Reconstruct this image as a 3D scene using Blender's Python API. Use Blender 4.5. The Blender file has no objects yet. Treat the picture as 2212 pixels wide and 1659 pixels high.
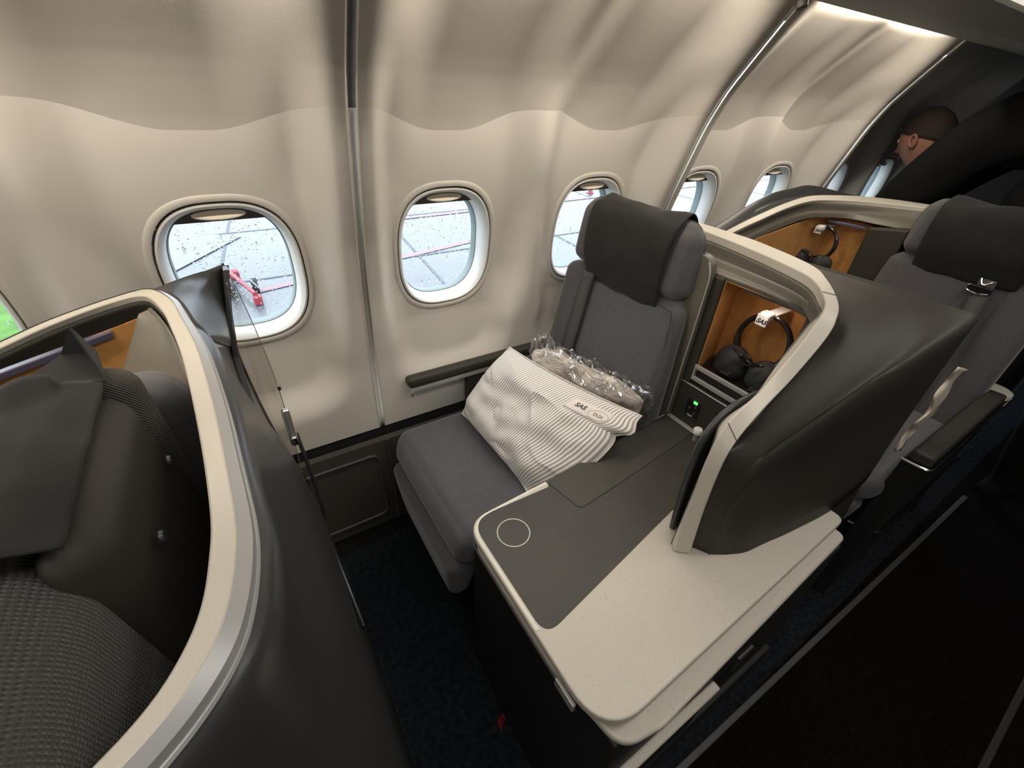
import bpy, bmesh, math, random
from math import sin, cos, pi, sqrt, radians
from mathutils import Vector, Matrix, noise
random.seed(7)
S = bpy.context.scene
COL = S.collection

# ------------------------------------------------------------------ camera
cam_d = bpy.data.cameras.new('camera'); cam = bpy.data.objects.new('camera', cam_d); COL.objects.link(cam)
cam_d.sensor_width = 36.0; cam_d.sensor_fit = 'HORIZONTAL'; cam_d.lens = 929.855 / 2212 * 36
cam_d.clip_start = 0.02; cam_d.clip_end = 500
cam.matrix_world = Matrix(((0.84638252, 0.27013063, -0.45898375, 0.0),
                           (-0.53076842, 0.49877645, -0.68520576, 0.0),
                           (0.04383522, 0.82356026, 0.56553247, 1.5),
                           (0, 0, 0, 1)))
S.camera = cam
# ------------------------------------------------------------------ view, world
S.view_settings.view_transform = 'Standard'; S.view_settings.look = 'None'
S.view_settings.gamma = 1.0; S.view_settings.use_curve_mapping = False
S.view_settings.exposure = 0.0
W = bpy.data.worlds.new('overcast_sky'); S.world = W; W.use_nodes = True
bg = W.node_tree.nodes['Background']; bg.inputs[0].default_value = (0.78, 0.89, 1.0, 1); bg.inputs[1].default_value = 5.0

def area(name, loc, target, sx, sy, power, color):
    d = bpy.data.lights.new(name, 'AREA'); d.shape = 'RECTANGLE'; d.size = sx; d.size_y = sy
    d.energy = power; d.color = color
    o = bpy.data.objects.new(name, d); COL.objects.link(o)
    z = (Vector(loc) - Vector(target)).normalized(); x = Vector((1, 0, 0)); y = z.cross(x).normalized()
    M = Matrix((x, y, z)).transposed().to_4x4(); M.translation = Vector(loc); o.matrix_world = M
    return o
WARM = (1.0, 0.89, 0.74)
for _i in range(4):      # one strip per lining panel, between the wall seams
    area('sidewall_wash_light', (-1.3425 + 1.066 * _i, 0.800, 1.752), (-1.3425 + 1.066 * _i, 0.98, 1.40), 0.92, 0.02, 4.7, WARM)
area('aisle_ceiling_light', (0.4, -0.10, 2.08), (0.4, 0.25, 0.0), 4.2, 0.30, 19.5, (1.0, 0.94, 0.86))
area('far_side_fill', (-0.2, -2.6, 1.75), (-0.2, 0.6, 1.0), 4.0, 0.6, 9.0, (1.0, 0.94, 0.87))  # added soft fill from the opposite side, no fixture seen there

# ------------------------------------------------------------------ materials
def mat(name, col, rough=0.5, metal=0.0, spec=0.5, nscale=None, namt=0.0, bscale=None, bstr=0.0, bdist=0.001, col2=None, kind='noise', coat=0.0, sheen=0.0):
    m = bpy.data.materials.new(name); m.use_nodes = True
    nt = m.node_tree; b = nt.nodes['Principled BSDF']
    b.inputs['Base Color'].default_value = (*col, 1); b.inputs['Roughness'].default_value = rough
    b.inputs['Metallic'].default_value = metal; b.inputs['Specular IOR Level'].default_value = spec
    b.inputs['Coat Weight'].default_value = coat; b.inputs['Sheen Weight'].default_value = sheen
    tc = nt.nodes.new('ShaderNodeTexCoord')
    if nscale:
        n = nt.nodes.new('ShaderNodeTexNoise'); n.inputs['Scale'].default_value = nscale; n.inputs['Detail'].default_value = 4
        nt.links.new(tc.outputs['Object'], n.inputs['Vector'])
        r = nt.nodes.new('ShaderNodeValToRGB')
        c2 = col2 if col2 else tuple(c * (1 - namt) for c in col)
        r.color_ramp.elements[0].position = .32; r.color_ramp.elements[1].position = .68
        r.color_ramp.elements[0].color = (*c2, 1); r.color_ramp.elements[1].color = (*[min(1, c * (1 + namt * .5)) for c in col], 1)
        nt.links.new(n.outputs['Fac'], r.inputs[0]); nt.links.new(r.outputs[0], b.inputs['Base Color'])
    if bscale:
        if kind == 'noise':
            t = nt.nodes.new('ShaderNodeTexNoise'); t.inputs['Scale'].default_value = bscale; t.inputs['Detail'].default_value = 3; out = t.outputs['Fac']
        elif kind == 'dots':
            t = nt.nodes.new('ShaderNodeTexVoronoi'); t.inputs['Scale'].default_value = bscale; t.inputs['Randomness'].default_value = 0.15; out = t.outputs['Distance']
        else:
            t = nt.nodes.new('ShaderNodeTexWave'); t.inputs['Scale'].default_value = bscale; t.inputs['Distortion'].default_value = 0.4; out = t.outputs['Fac']
            t.bands_direction = 'DIAGONAL'
        nt.links.new(tc.outputs['Object'], t.inputs['Vector'])
        bp = nt.nodes.new('ShaderNodeBump'); bp.inputs['Strength'].default_value = bstr; bp.inputs['Distance'].default_value = bdist
        nt.links.new(out, bp.inputs['Height']); nt.links.new(bp.outputs[0], b.inputs['Normal'])
    return m

M = {}
M['wall'] = mat('sidewall_cream', (.66, .63, .58), .6, bscale=420, bstr=.25, bdist=.0006)
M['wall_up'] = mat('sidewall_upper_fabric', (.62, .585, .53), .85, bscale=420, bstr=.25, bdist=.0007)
M['trimlight'] = mat('trim_cream', (.54, .50, .44), .75, spec=.25)
M['trimdark'] = mat('trim_dark', (.09, .08, .075), .6)
M['bezel'] = mat('window_bezel', (.66, .63, .58), .4)
M['groove'] = mat('groove_dark', (.06, .05, .045), .7)
M['reveal'] = mat('window_reveal', (.78, .77, .74), .45)
M['seal'] = mat('window_seal', (.22, .27, .27), .5)
M['shade'] = mat('shade_backlit_dark', (.10, .085, .07), .6)  # cream shade; its backlit darkness is put into this colour
M['handle'] = mat('shade_handle_cream', (.88, .80, .66), .4)
M['cream'] = mat('laminate_cream', (.52, .485, .425), .42, nscale=260, namt=.05, bscale=500, bstr=.05)
M['rim'] = mat('rim_cream', (.57, .535, .465), .42, nscale=500, namt=.05)
M['rimedge'] = mat('rim_edge_silver', (.42, .42, .42), .38, metal=.25)
M['plastic'] = mat('shell_dark_plastic', (.034, .031, .024), .56, spec=.36, bscale=900, bstr=.10, bdist=.0004)
M['plastic2'] = mat('shell_inner_plastic', (.115, .105, .085), .46, bscale=900, bstr=.08, bdist=.0004)
M['panelgrey'] = mat('niche_side_panel', (.20, .185, .15), .45, bscale=900, bstr=.08, bdist=.0004)
M['leather'] = mat('shell_back_grey', (.040, .040, .041), .34, spec=.5, bscale=500, bstr=.15, bdist=.0005)
M['fabric'] = mat('seat_wool_grey', (.078, .074, .079), .95, nscale=90, namt=.12, bscale=420, bstr=.35, bdist=.0008, kind='noise', sheen=.25)
M['fabricb'] = mat('seat_cushion_wool', (.080, .079, .088), .95, nscale=90, namt=.12, bscale=480, bstr=.30, bdist=.0007, kind='noise', sheen=.25)
M['knit'] = mat('seat_knit_dotted', (.046, .041, .035), .9, bscale=300, bstr=1.0, bdist=.0035, kind='dots', sheen=.2)
M['rib'] = mat('seat_ribbed_wool', (.10, .09, .075), .9, bscale=150, bstr=1.0, bdist=.003, kind='wave')
M['cover'] = mat('headrest_cover_black', (.0105, .0095, .009), .9, nscale=25, namt=.25, bscale=600, bstr=.3, bdist=.0006, sheen=.06)
M['black'] = mat('gloss_black', (.012, .012, .012), .22)
M['blackm'] = mat('matte_black', (.014, .013, .012), .7)
M['fardark'] = mat('far_cabin_dark', (.010, .009, .008), 1.0, spec=0.0)
M['mat'] = mat('console_mat', (.044, .041, .035), .5, nscale=14, namt=.15, bscale=900, bstr=.1, bdist=.0003)
M['lid'] = mat('console_lid', (.050, .046, .039), .5)
M['line'] = mat('print_white', (.78, .76, .66), .5)
M['edge'] = mat('edge_trim_light', (.72, .70, .62), .35)
M['silver'] = mat('satin_silver', (.50, .49, .47), .38, metal=.5)
M['chrome'] = mat('chrome', (.75, .74, .72), .15, metal=1)
M['orange'] = mat('niche_orange_felt', (.50, .235, .065), .9, nscale=40, namt=.15, bscale=500, bstr=.4, bdist=.0008)
M['violet'] = mat('niche_lamp_lens', (.10, .088, .135), .3)
M['darkbox'] = mat('console_body', (.009, .009, .010), .6)
M['kick'] = mat('kick_panel', (.058, .050, .043), .55)
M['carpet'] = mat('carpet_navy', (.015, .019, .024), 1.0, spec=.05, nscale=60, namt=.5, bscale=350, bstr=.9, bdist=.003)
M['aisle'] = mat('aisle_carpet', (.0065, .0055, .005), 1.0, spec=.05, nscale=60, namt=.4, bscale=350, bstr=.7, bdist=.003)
M['trimfar'] = mat('far_rail', (.025, .026, .028), .6)
M['rail'] = mat('floor_rail', (.055, .056, .06), .5)
M['bin'] = mat('bin_grey', (.20, .19, .175), .6, bscale=300, bstr=.3)
M['ceil'] = mat('ceiling_cream', (.6, .56, .5), .7)
M['tag'] = mat('tag_white', (.80, .80, .80), .35)
M['ink'] = mat('ink_black', (.02, .02, .02), .6)
M['inkbrown'] = mat('ink_brown', (.12, .085, .07), .6)
M['label'] = mat('label_cloth', (.74, .69, .65), .9)
M['inkgrey'] = mat('emboss_grey', (.07, .07, .075), .4)
M['redtag'] = mat('ribbon_red', (.20, .012, .015), .6)
M['red'] = mat('red_paint', (.22, .02, .03), .5)
M['skin'] = mat('skin', (.42, .20, .14), .5)
M['hair'] = mat('hair_brown', (.030, .018, .012), .8, bscale=300, bstr=.8, bdist=.002)
M['suit'] = mat('suit_black', (.005, .005, .0045), .9, spec=.2)
M['shirt'] = mat('shirt_white', (.6, .6, .6), .8)
M['cloth'] = mat('cloth_white', (.55, .50, .42), .9)
M['tarmac'] = mat('apron_concrete', (.070, .076, .084), .35, nscale=.35, namt=.2)
M['joint'] = mat('apron_joint', (.06, .066, .075), .6)
M['white'] = mat('white_paint_glare', (.145, .15, .155), .5)  # white paint of the tow bar, also the glare painted on the apron
M['pink'] = mat('faded_red_line', (.19, .10, .115), .5)
M['grass'] = mat('grass', (.07, .17, .02), .9, nscale=1.2, namt=.4)
M['belt'] = mat('belt_webbing', (.070, .066, .066), .8, bscale=300, bstr=.5, bdist=.001)

def glass_mat(name, tint, gloss, rough=.03):
    m = bpy.data.materials.new(name); m.use_nodes = True; nt = m.node_tree; nt.nodes.clear()
    o = nt.nodes.new('ShaderNodeOutputMaterial'); mix = nt.nodes.new('ShaderNodeMixShader')
    t = nt.nodes.new('ShaderNodeBsdfTransparent'); t.inputs[0].default_value = (*tint, 1)
    g = nt.nodes.new('ShaderNodeBsdfGlossy'); g.inputs['Roughness'].default_value = rough
    mix.inputs[0].default_value = gloss
    nt.links.new(t.outputs[0], mix.inputs[1]); nt.links.new(g.outputs[0], mix.inputs[2]); nt.links.new(mix.outputs[0], o.inputs[0])
    return m
M['pane'] = glass_mat('acrylic_pane', (.97, .985, 1.0), .03)
M['acrylic'] = glass_mat('clear_divider', (.88, .865, .85), .08, .05)
def droplet_mat():
    m = bpy.data.materials.new('raindrop'); m.use_nodes = True; nt = m.node_tree; nt.nodes.clear()
    o = nt.nodes.new('ShaderNodeOutputMaterial'); g = nt.nodes.new('ShaderNodeBsdfGlass')
    g.inputs['IOR'].default_value = 1.33; g.inputs['Roughness'].default_value = 0.0
    nt.links.new(g.outputs[0], o.inputs[0]); return m
M['drop'] = droplet_mat()
def plastic_film():
    m = bpy.data.materials.new('clear_film'); m.use_nodes = True; nt = m.node_tree; nt.nodes.clear()
    o = nt.nodes.new('ShaderNodeOutputMaterial'); mix = nt.nodes.new('ShaderNodeMixShader')
    t = nt.nodes.new('ShaderNodeBsdfTransparent'); t.inputs[0].default_value = (.97, .97, .98, 1)
    g = nt.nodes.new('ShaderNodeBsdfGlossy'); g.inputs['Roughness'].default_value = .12
    lw = nt.nodes.new('ShaderNodeLayerWeight'); lw.inputs[0].default_value = .35
    mp = nt.nodes.new('ShaderNodeMath'); mp.operation = 'MULTIPLY_ADD'; mp.inputs[1].default_value = .60; mp.inputs[2].default_value = .14
    nt.links.new(lw.outputs['Facing'], mp.inputs[0]); nt.links.new(mp.outputs[0], mix.inputs[0])
    nt.links.new(t.outputs[0], mix.inputs[1]); nt.links.new(g.outputs[0], mix.inputs[2]); nt.links.new(mix.outputs[0], o.inputs[0])
    return m
M['film'] = plastic_film()
def emis(name, col, s):
    m = mat(name, col, .5); b = m.node_tree.nodes['Principled BSDF']
    b.inputs['Emission Color'].default_value = (*col, 1); b.inputs['Emission Strength'].default_value = s; return m
M['led'] = emis('led_green', (.12, .9, .15), 1.5)
M['lens'] = emis('bin_edge_glow', (1.0, .92, .78), .75)  # emission standing in for light falling on the bin edge, no known lamp
M['striplamp'] = emis('strip_lamp', (1.0, .88, .68), 3.0)

def stripes(name, base, dark, n, w, rough=.9):
    m = mat(name, base, rough, sheen=.2); nt = m.node_tree; b = nt.nodes['Principled BSDF']
    uv = nt.nodes.new('ShaderNodeUVMap'); sp = nt.nodes.new('ShaderNodeSeparateXYZ')
    nt.links.new(uv.outputs[0], sp.inputs[0])
    mu = nt.nodes.new('ShaderNodeMath'); mu.operation = 'MULTIPLY'; mu.inputs[1].default_value = n
    fr = nt.nodes.new('ShaderNodeMath'); fr.operation = 'FRACT'
    nt.links.new(sp.outputs[0], mu.inputs[0]); nt.links.new(mu.outputs[0], fr.inputs[0])
    r = nt.nodes.new('ShaderNodeValToRGB'); e = r.color_ramp.elements
    e[0].position = 0; e[0].color = (*base, 1); e[1].position = 1; e[1].color = (*base, 1)
    for p, c in ((.5 - w, base), (.5 - w * .6, dark), (.5 + w * .6, dark), (.5 + w, base)):
        q = e.new(p); q.color = (*c, 1)
    nt.links.new(fr.outputs[0], r.inputs[0]); nt.links.new(r.outputs[0], b.inputs['Base Color'])
    return m
M['stripe'] = stripes('pillow_stripes', (.84, .82, .79), (.36, .345, .33), 58, .32)
M['stripeb'] = stripes('blanket_stripes', (.66, .61, .55), (.42, .37, .32), 26, .28)

def console_top():
    m = M['cream']; nt = m.node_tree; b = nt.nodes['Principled BSDF']
    tc = nt.nodes.new('ShaderNodeTexCoord'); mp = nt.nodes.new('ShaderNodeMapping'); mp.inputs['Scale'].default_value = (1, 1, 1)
    # fine scattered fibres in the laminate
    n1 = nt.nodes.new('ShaderNodeTexNoise'); n1.inputs['Scale'].default_value = 60; n1.inputs['Detail'].default_value = 1
    v = nt.nodes.new('ShaderNodeTexVoronoi'); v.feature = 'DISTANCE_TO_EDGE'; v.inputs['Scale'].default_value = 95
    mixv = nt.nodes.new('ShaderNodeVectorMath'); mixv.operation = 'MULTIPLY_ADD'; mixv.inputs[1].default_value = (.02, .02, .02)
    nt.links.new(tc.outputs['Object'], mp.inputs[0]); nt.links.new(mp.outputs[0], n1.inputs['Vector'])
    nt.links.new(n1.outputs['Color'], mixv.inputs[0]); nt.links.new(mp.outputs[0], mixv.inputs[2]); nt.links.new(mixv.outputs[0], v.inputs['Vector'])
    lt = nt.nodes.new('ShaderNodeMath'); lt.operation = 'LESS_THAN'; lt.inputs[1].default_value = .035
    nt.links.new(v.outputs['Distance'], lt.inputs[0])
    n2 = nt.nodes.new('ShaderNodeTexNoise'); n2.inputs['Scale'].default_value = 140; nt.links.new(mp.outputs[0], n2.inputs['Vector'])
    gt = nt.nodes.new('ShaderNodeMath'); gt.operation = 'GREATER_THAN'; gt.inputs[1].default_value = .60; nt.links.new(n2.outputs['Fac'], gt.inputs[0])
    an = nt.nodes.new('ShaderNodeMath'); an.operation = 'MULTIPLY'; nt.links.new(lt.outputs[0], an.inputs[0]); nt.links.new(gt.outputs[0], an.inputs[1])
    mx = nt.nodes.new('ShaderNodeMixRGB'); mx.inputs[2].default_value = (.43, .395, .335, 1)
    src = b.inputs['Base Color'].links[0].from_socket
    nt.links.new(an.outputs[0], mx.inputs[0]); nt.links.new(src, mx.inputs[1]); nt.links.new(mx.outputs[0], b.inputs['Base Color'])
console_top()

# ------------------------------------------------------------------ object helpers
def tag(o, label=None, cat=None, group=None, kind=None):
    if label: o['label'] = label
    if cat: o['category'] = cat
    if group: o['group'] = group
    if kind: o['kind'] = kind
    return o
def thing(name, label, cat, loc=(0, 0, 0), group=None):
    o = bpy.data.objects.new(name, None); COL.objects.link(o); o.location = loc; o.empty_display_size = .05
    return tag(o, label, cat, group)
def link(name, me, m, parent=None):
    o = bpy.data.objects.new(name, me); COL.objects.link(o)
    if m is not None: me.materials.append(m)
    if parent is not None:
        o.parent = parent
        o.matrix_parent_inverse = Matrix.Translation(-rootloc(parent))
    return o
def rootloc(p):
    v = Vector(p.location)
    while p.parent is not None:
        p = p.parent
        if p.type == 'EMPTY': v = Vector(p.location)
    return v if p.type == 'EMPTY' else Vector((0, 0, 0))
def plink(name, me, m, parent):
    """parent keeps world coordinates; parts are modelled in world coordinates"""
    o = bpy.data.objects.new(name, me); COL.objects.link(o)
    if m is not None: me.materials.append(m)
    if parent is not None:
        o.parent = parent
        if parent.type == 'EMPTY': o.location = -Vector(parent.location)
    return o
def mk(name, verts, faces, m, parent=None, smooth=True, bevel=0, solid=0, soff=-1, sub=0, uvs=None, seg=2, flip=False):
    me = bpy.data.meshes.new(name); me.from_pydata([tuple(v) for v in verts], [], faces)
    if uvs is not None:
        ul = me.uv_layers.new(name='UVMap')
        for l in me.loops: ul.data[l.index].uv = uvs[l.vertex_index]
    bm = bmesh.new(); bm.from_mesh(me); bmesh.ops.recalc_face_normals(bm, faces=bm.faces)
    if flip: bmesh.ops.reverse_faces(bm, faces=bm.faces)
    bm.to_mesh(me); bm.free()
    if smooth:
        me.polygons.foreach_set('use_smooth', [True] * len(me.polygons))
    o = plink(name, me, m, parent)
    if solid:
        s = o.modifiers.new('s', 'SOLIDIFY'); s.thickness = solid; s.offset = soff
    if bevel:
        b = o.modifiers.new('b', 'BEVEL'); b.width = bevel; b.segments = seg; b.limit_method = 'ANGLE'; b.angle_limit = radians(35)
        b.harden_normals = False
    if sub:
        u = o.modifiers.new('u', 'SUBSURF'); u.levels = sub; u.render_levels = sub
    if smooth and not sub:
        # keep crisp edges where faces meet sharply
        for e in me.edges: pass
        try:
            me.set_sharp_from_angle(angle=radians(40))
        except Exception: pass
    return o
def grid(rows, closed_u=False, closed_v=False):
    n = len(rows[0]); R = len(rows); V = [p for r in rows for p in r]; F = []
    for i in range(R - (0 if closed_v else 1)):
        for j in range(n - (0 if closed_u else 1)):
            a = i * n + j; b = i * n + (j + 1) % n; i2 = (i + 1) % R
            F.append((a, b, i2 * n + (j + 1) % n, i2 * n + j))
    return V, F
def cr(pts, n):
    """Catmull-Rom resample of a list of tuples to n points"""
    P = [Vector(p) for p in pts]; k = len(P) - 1; out = []
    for i in range(n):
        t = i / (n - 1) * k; a = min(int(t), k - 1); f = t - a
        p0 = P[a - 1] if a > 0 else P[a] * 2 - P[a + 1]; p1 = P[a]; p2 = P[a + 1]; p3 = P[a + 2] if a + 2 <= k else P[a + 1] * 2 - P[a]
        out.append(.5 * ((2 * p1) + (p2 - p0) * f + (2 * p0 - 5 * p1 + 4 * p2 - p3) * f * f + (3 * p1 - p0 - 3 * p2 + p3) * f ** 3))
    return out
def box(name, lo, hi, m, parent=None, bevel=.003, seg=2, smooth=False):
    x0, y0, z0 = lo; x1, y1, z1 = hi
    V = [(x, y, z) for x in (x0, x1) for y in (y0, y1) for z in (z0, z1)]
    F = [(0, 1, 3, 2), (4, 6, 7, 5), (0, 4, 5, 1), (2, 3, 7, 6), (0, 2, 6, 4), (1, 5, 7, 3)]
    return mk(name, V, F, m, parent, smooth=smooth, bevel=bevel, seg=seg)
def hexa(name, c8, m, parent=None, bevel=.003, seg=3):
    F = [(0, 1, 3, 2), (4, 6, 7, 5), (0, 4, 5, 1), (2, 3, 7, 6), (0, 2, 6, 4), (1, 5, 7, 3)]
    return mk(name, c8, F, m, parent, smooth=False, bevel=bevel, seg=seg)
def rpoly(pts, rad, seg=8):
    out = []; n = len(pts)
    for i in range(n):
        p = Vector(pts[i]); a = Vector(pts[i - 1]); b = Vector(pts[(i + 1) % n]); r = rad[i] if isinstance(rad, (list, tuple)) else rad
        d1 = (a - p); d2 = (b - p); l1 = d1.length; l2 = d2.length; d1.normalize(); d2.normalize()
        if r <= 1e-6: out.append(tuple(p)); continue
        ang = d1.angle(d2); t = min(r / math.tan(ang / 2), l1 * .49, l2 * .49)
        s = p + d1 * t; e = p + d2 * t
        for k in range(seg + 1):
            f = k / seg; out.append(tuple((s * (1 - f) ** 2 + p * 2 * f * (1 - f) + e * f * f)))
    return out
def slab(name, outline, z0, z1, m, parent=None, bevel=.002, seg=3):
    n = len(outline); V = [(p[0], p[1], z0) for p in outline] + [(p[0], p[1], z1) for p in outline]
    F = [tuple(range(n - 1, -1, -1)), tuple(range(n, 2 * n))] + [(i, (i + 1) % n, n + (i + 1) % n, n + i) for i in range(n)]
    o = mk(name, V, F, m, parent, smooth=True, bevel=bevel, seg=seg)
    return o
def slab_axis(name, outline, a0, a1, axis, m, parent=None, bevel=.002, seg=3):
    """outline in the two other axes (x: (y,z); y: (x,z))"""
    def q(p, a): return (a, p[0], p[1]) if axis == 'x' else (p[0], a, p[1])
    n = len(outline); V = [q(p, a0) for p in outline] + [q(p, a1) for p in outline]
    F = [tuple(range(n)), tuple(range(2 * n - 1, n - 1, -1))] + [(i, n + i, n + (i + 1) % n, (i + 1) % n) for i in range(n)]
    return mk(name, V, F, m, parent, smooth=True, bevel=bevel, seg=seg)
def tube(name, pts, r, m, parent=None, seg=10, closed=False, n=None, flat=None):
    P = [Vector(p) for p in pts] if n is None else cr(pts, n)
    rows = []; N = len(P); up = Vector((0, 0, 1)); prev = None
    for i in range(N):
        if closed: t = P[(i + 1) % N] - P[i - 1]
        else: t = P[min(i + 1, N - 1)] - P[max(i - 1, 0)]
        t.normalize()
        if prev is None:
            a = t.cross(up if abs(t.z) < .9 else Vector((1, 0, 0))).normalized()
        else:
            a = (prev - t * prev.dot(t)).normalized()
        prev = a; b = t.cross(a)
        rr = r[i] if isinstance(r, (list, tuple)) else r
        fa, fb = flat if flat else (1, 1)
        rows.append([P[i] + (a * cos(k / seg * 2 * pi) * fa + b * sin(k / seg * 2 * pi) * fb) * rr for k in range(seg)])
    V, F = grid(rows, closed_u=True, closed_v=closed)
    if not closed:
        F.append(tuple(range(seg))); F.append(tuple(range((N - 1) * seg, N * seg)))
    return mk(name, V, F, m, parent)
def lathe(name, prof, c, m, parent=None, seg=24, axis=(0, 0, 1)):
    ax = Vector(axis).normalized(); a = ax.orthogonal().normalized(); b = ax.cross(a); c = Vector(c)
    rows = [[c + ax * h + (a * cos(k / seg * 2 * pi) + b * sin(k / seg * 2 * pi)) * r for k in range(seg)] for r, h in prof]
    V, F = grid(rows, closed_u=True)
    F.append(tuple(range(seg))); F.append(tuple(range((len(rows) - 1) * seg, len(rows) * seg)))
    return mk(name, V, F, m, parent)
def cushion(name, c8, r, m, parent=None, n=10, puff=0.0, wr=0.0, wsc=9.0, seed=0):
    """soft rounded block spanning 8 corners ordered x,y,z lo/hi"""
    C = [Vector(c) for c in c8]
    L = [((C[4] + C[5] + C[6] + C[7]) - (C[0] + C[1] + C[2] + C[3])).length / 4,
         ((C[2] + C[3] + C[6] + C[7]) - (C[0] + C[1] + C[4] + C[5])).length / 4,
         ((C[1] + C[3] + C[5] + C[7]) - (C[0] + C[2] + C[4] + C[6])).length / 4]
    r = min(r, min(L) * .499)
    bm = bmesh.new(); bmesh.ops.create_cube(bm, size=2)
    bmesh.ops.subdivide_edges(bm, edges=bm.edges[:], cuts=n * 2 - 1, use_grid_fill=True)
    for v in bm.verts:
        q = []
        for k in range(3):
            s = v.co[k]; h = L[k] / 2; a = abs(s)
            # denser sampling near the ends
            a = a if a in (0, 1) else a
            w = (a * h)
            # warp so the rounded zone gets ~40% of the samples
            e = .6
            w = (a / e) * (h - r) if a < e else (h - r) + (a - e) / (1 - e) * r
            q.append(math.copysign(w, s))
        inner = [max(-(L[k] / 2 - r), min(L[k] / 2 - r, q[k])) for k in range(3)]
        d = Vector([q[k] - inner[k] for k in range(3)])
        if d.length > 1e-9: d = d.normalized() * r
        p = Vector(inner) + d
        u = [p[k] / (L[k] / 2) for k in range(3)]
        if puff:
            for k in range(3):
                o1, o2 = (k + 1) % 3, (k + 2) % 3
                if abs(v.co[k]) > .999:
                    u[k] += math.copysign(puff / (L[k] / 2) * (1 - v.co[o1] ** 2) * (1 - v.co[o2] ** 2), v.co[k])
        U = [(x + 1) / 2 for x in u]
        P = Vector((0, 0, 0))
        for i in range(2):
            for j in range(2):
                for k in range(2):
                    P += C[i * 4 + j * 2 + k] * ((U[0] if i else 1 - U[0]) * (U[1] if j else 1 - U[1]) * (U[2] if k else 1 - U[2]))
        if wr: P += Vector(noise.noise_vector(P * wsc + Vector((seed, 0, 0)))) * wr
        v.co = P
    me = bpy.data.meshes.new(name); bmesh.ops.recalc_face_normals(bm, faces=bm.faces); bm.to_mesh(me); bm.free()
    me.polygons.foreach_set('use_smooth', [True] * len(me.polygons))
    return plink(name, me, m, parent)
def cbox(x0, x1, y0, y1, z0, z1):
    return [(x, y, z) for x in (x0, x1) for y in (y0, y1) for z in (z0, z1)]
def text(name, s, size, origin, xdir, ydir, m, parent=None, shear=0.0, ext=.0002, sx=1.0, bold=.0):
    c = bpy.data.curves.new(name, 'FONT'); c.body = s; c.size = size; c.shear = shear; c.extrude = ext; c.align_x = 'CENTER'; c.align_y = 'CENTER'; c.offset = bold
    t = bpy.data.objects.new('tmp', c); COL.objects.link(t)
    dg = bpy.context.evaluated_depsgraph_get(); me = bpy.data.meshes.new_from_object(t.evaluated_get(dg))
    bpy.data.objects.remove(t); me.name = name
    X = Vector(xdir).normalized(); Z = X.cross(Vector(ydir)).normalized(); Y = Z.cross(X)
    R = Matrix((X * sx, Y, Z)).transposed().to_4x4(); R.translation = Vector(origin); me.transform(R)
    me.materials.clear()
    return plink(name, me, m, parent)
def interp(t, xs, ys):
    if t <= xs[0]: return ys[0]
    for i in range(len(xs) - 1):
        if t <= xs[i + 1]:
            f = (t - xs[i]) / (xs[i + 1] - xs[i]); return ys[i] + (ys[i + 1] - ys[i]) * f
    return ys[-1]
def sstep(a, b, x):
    t = max(0, min(1, (x - a) / (b - a))); return t * t * (3 - 2 * t)

# ================================================================== SETTING
SEAMS = [-1.8755, -.8095, .2565, 1.3225, 2.3885, 3.4545]
WX0 = -.01; PITCH = .533
SZ = [.50, .56, .80, 1.03, 1.17, 1.28, 1.43, 1.52, 1.60, 1.704, 1.76]
SY = [1.147, 1.143, 1.128, 1.095, 1.065, 1.032, .985, .942, .885, .81, .765]
def seam_y(z):
    # smoothed piecewise profile
    return (interp(z - .03, SZ, SY) + 2 * interp(z, SZ, SY) + interp(z + .03, SZ, SY)) / 4
def zline(x):
    u = (x - SEAMS[1]) % PITCH
    return 1.457 - .049 * sstep(.035, .235, min(u, PITCH - u))
def wall_y(x, z):
    u = (x - SEAMS[1]) / (2 * PITCH); u = (u - math.floor(u)) * 2 * PITCH      # 0..1.066 inside a lining panel
    d_seam = min(u, 2 * PITCH - u); d_mid = abs(u - PITCH)
    p = sstep(.034, .108, d_seam) * (1 - (1 - .45 * sstep(.85, 1.30, z)) * (1 - sstep(.004, .095, d_mid)))
    s = seam_y(z); zl = zline(x)
    if z > 1.28:
        p2 = sstep(.030, .215, d_seam) * (1 - .30 * (1 - sstep(.004, .12, d_mid))); f = sstep(1.28, 1.60, z); p = p + (p2 - p) * f
    def D1(zz): return max(0, 1.164 - .1245 * (zz - 1.1015) - seam_y(zz))
    if z < zl: D = D1(z) * interp(z, [.62, .90], [.30, 1])
    else: D = .060 + (D1(zl) - .060) * max(0, 1 - ((z - zl) / (1.715 - zl)) ** 2.0)
    # rounded lower end of each window bay
    wb = (u % PITCH) - PITCH / 2
    cx_, cz_, rr = .235, .655, .17
    dx = abs(wb) - (cx_ - rr); dz = (cz_ + rr) - z
    if dx > 0 and dz > 0: dist = rr - sqrt(dx * dx + dz * dz)
    elif dz > 0: dist = rr - dz
    elif dx > 0: dist = rr - dx
    else: dist = 1
    g = sstep(.0, .115, dist)
    if dz < 0: tt = sstep(.0, .22, -dz); g = g + (1 - g) * tt
    return s + D * p * g
def superell(a, b, n=2.7, k=72):
    out = []
    for i in range(k):
        t = i / k * 2 * pi; c, s = cos(t), sin(t)
        out.append((a * math.copysign(abs(c) ** (2 / n), c), b * math.copysign(abs(s) ** (2 / n), s)))
    return out
def inside(dx, dz, a, b, n=2.7): return (abs(dx) / a) ** n + (abs(dz) / b) ** n < 1
WIN = [WX0 + PITCH * i for i in range(-2, 7)]
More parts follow.
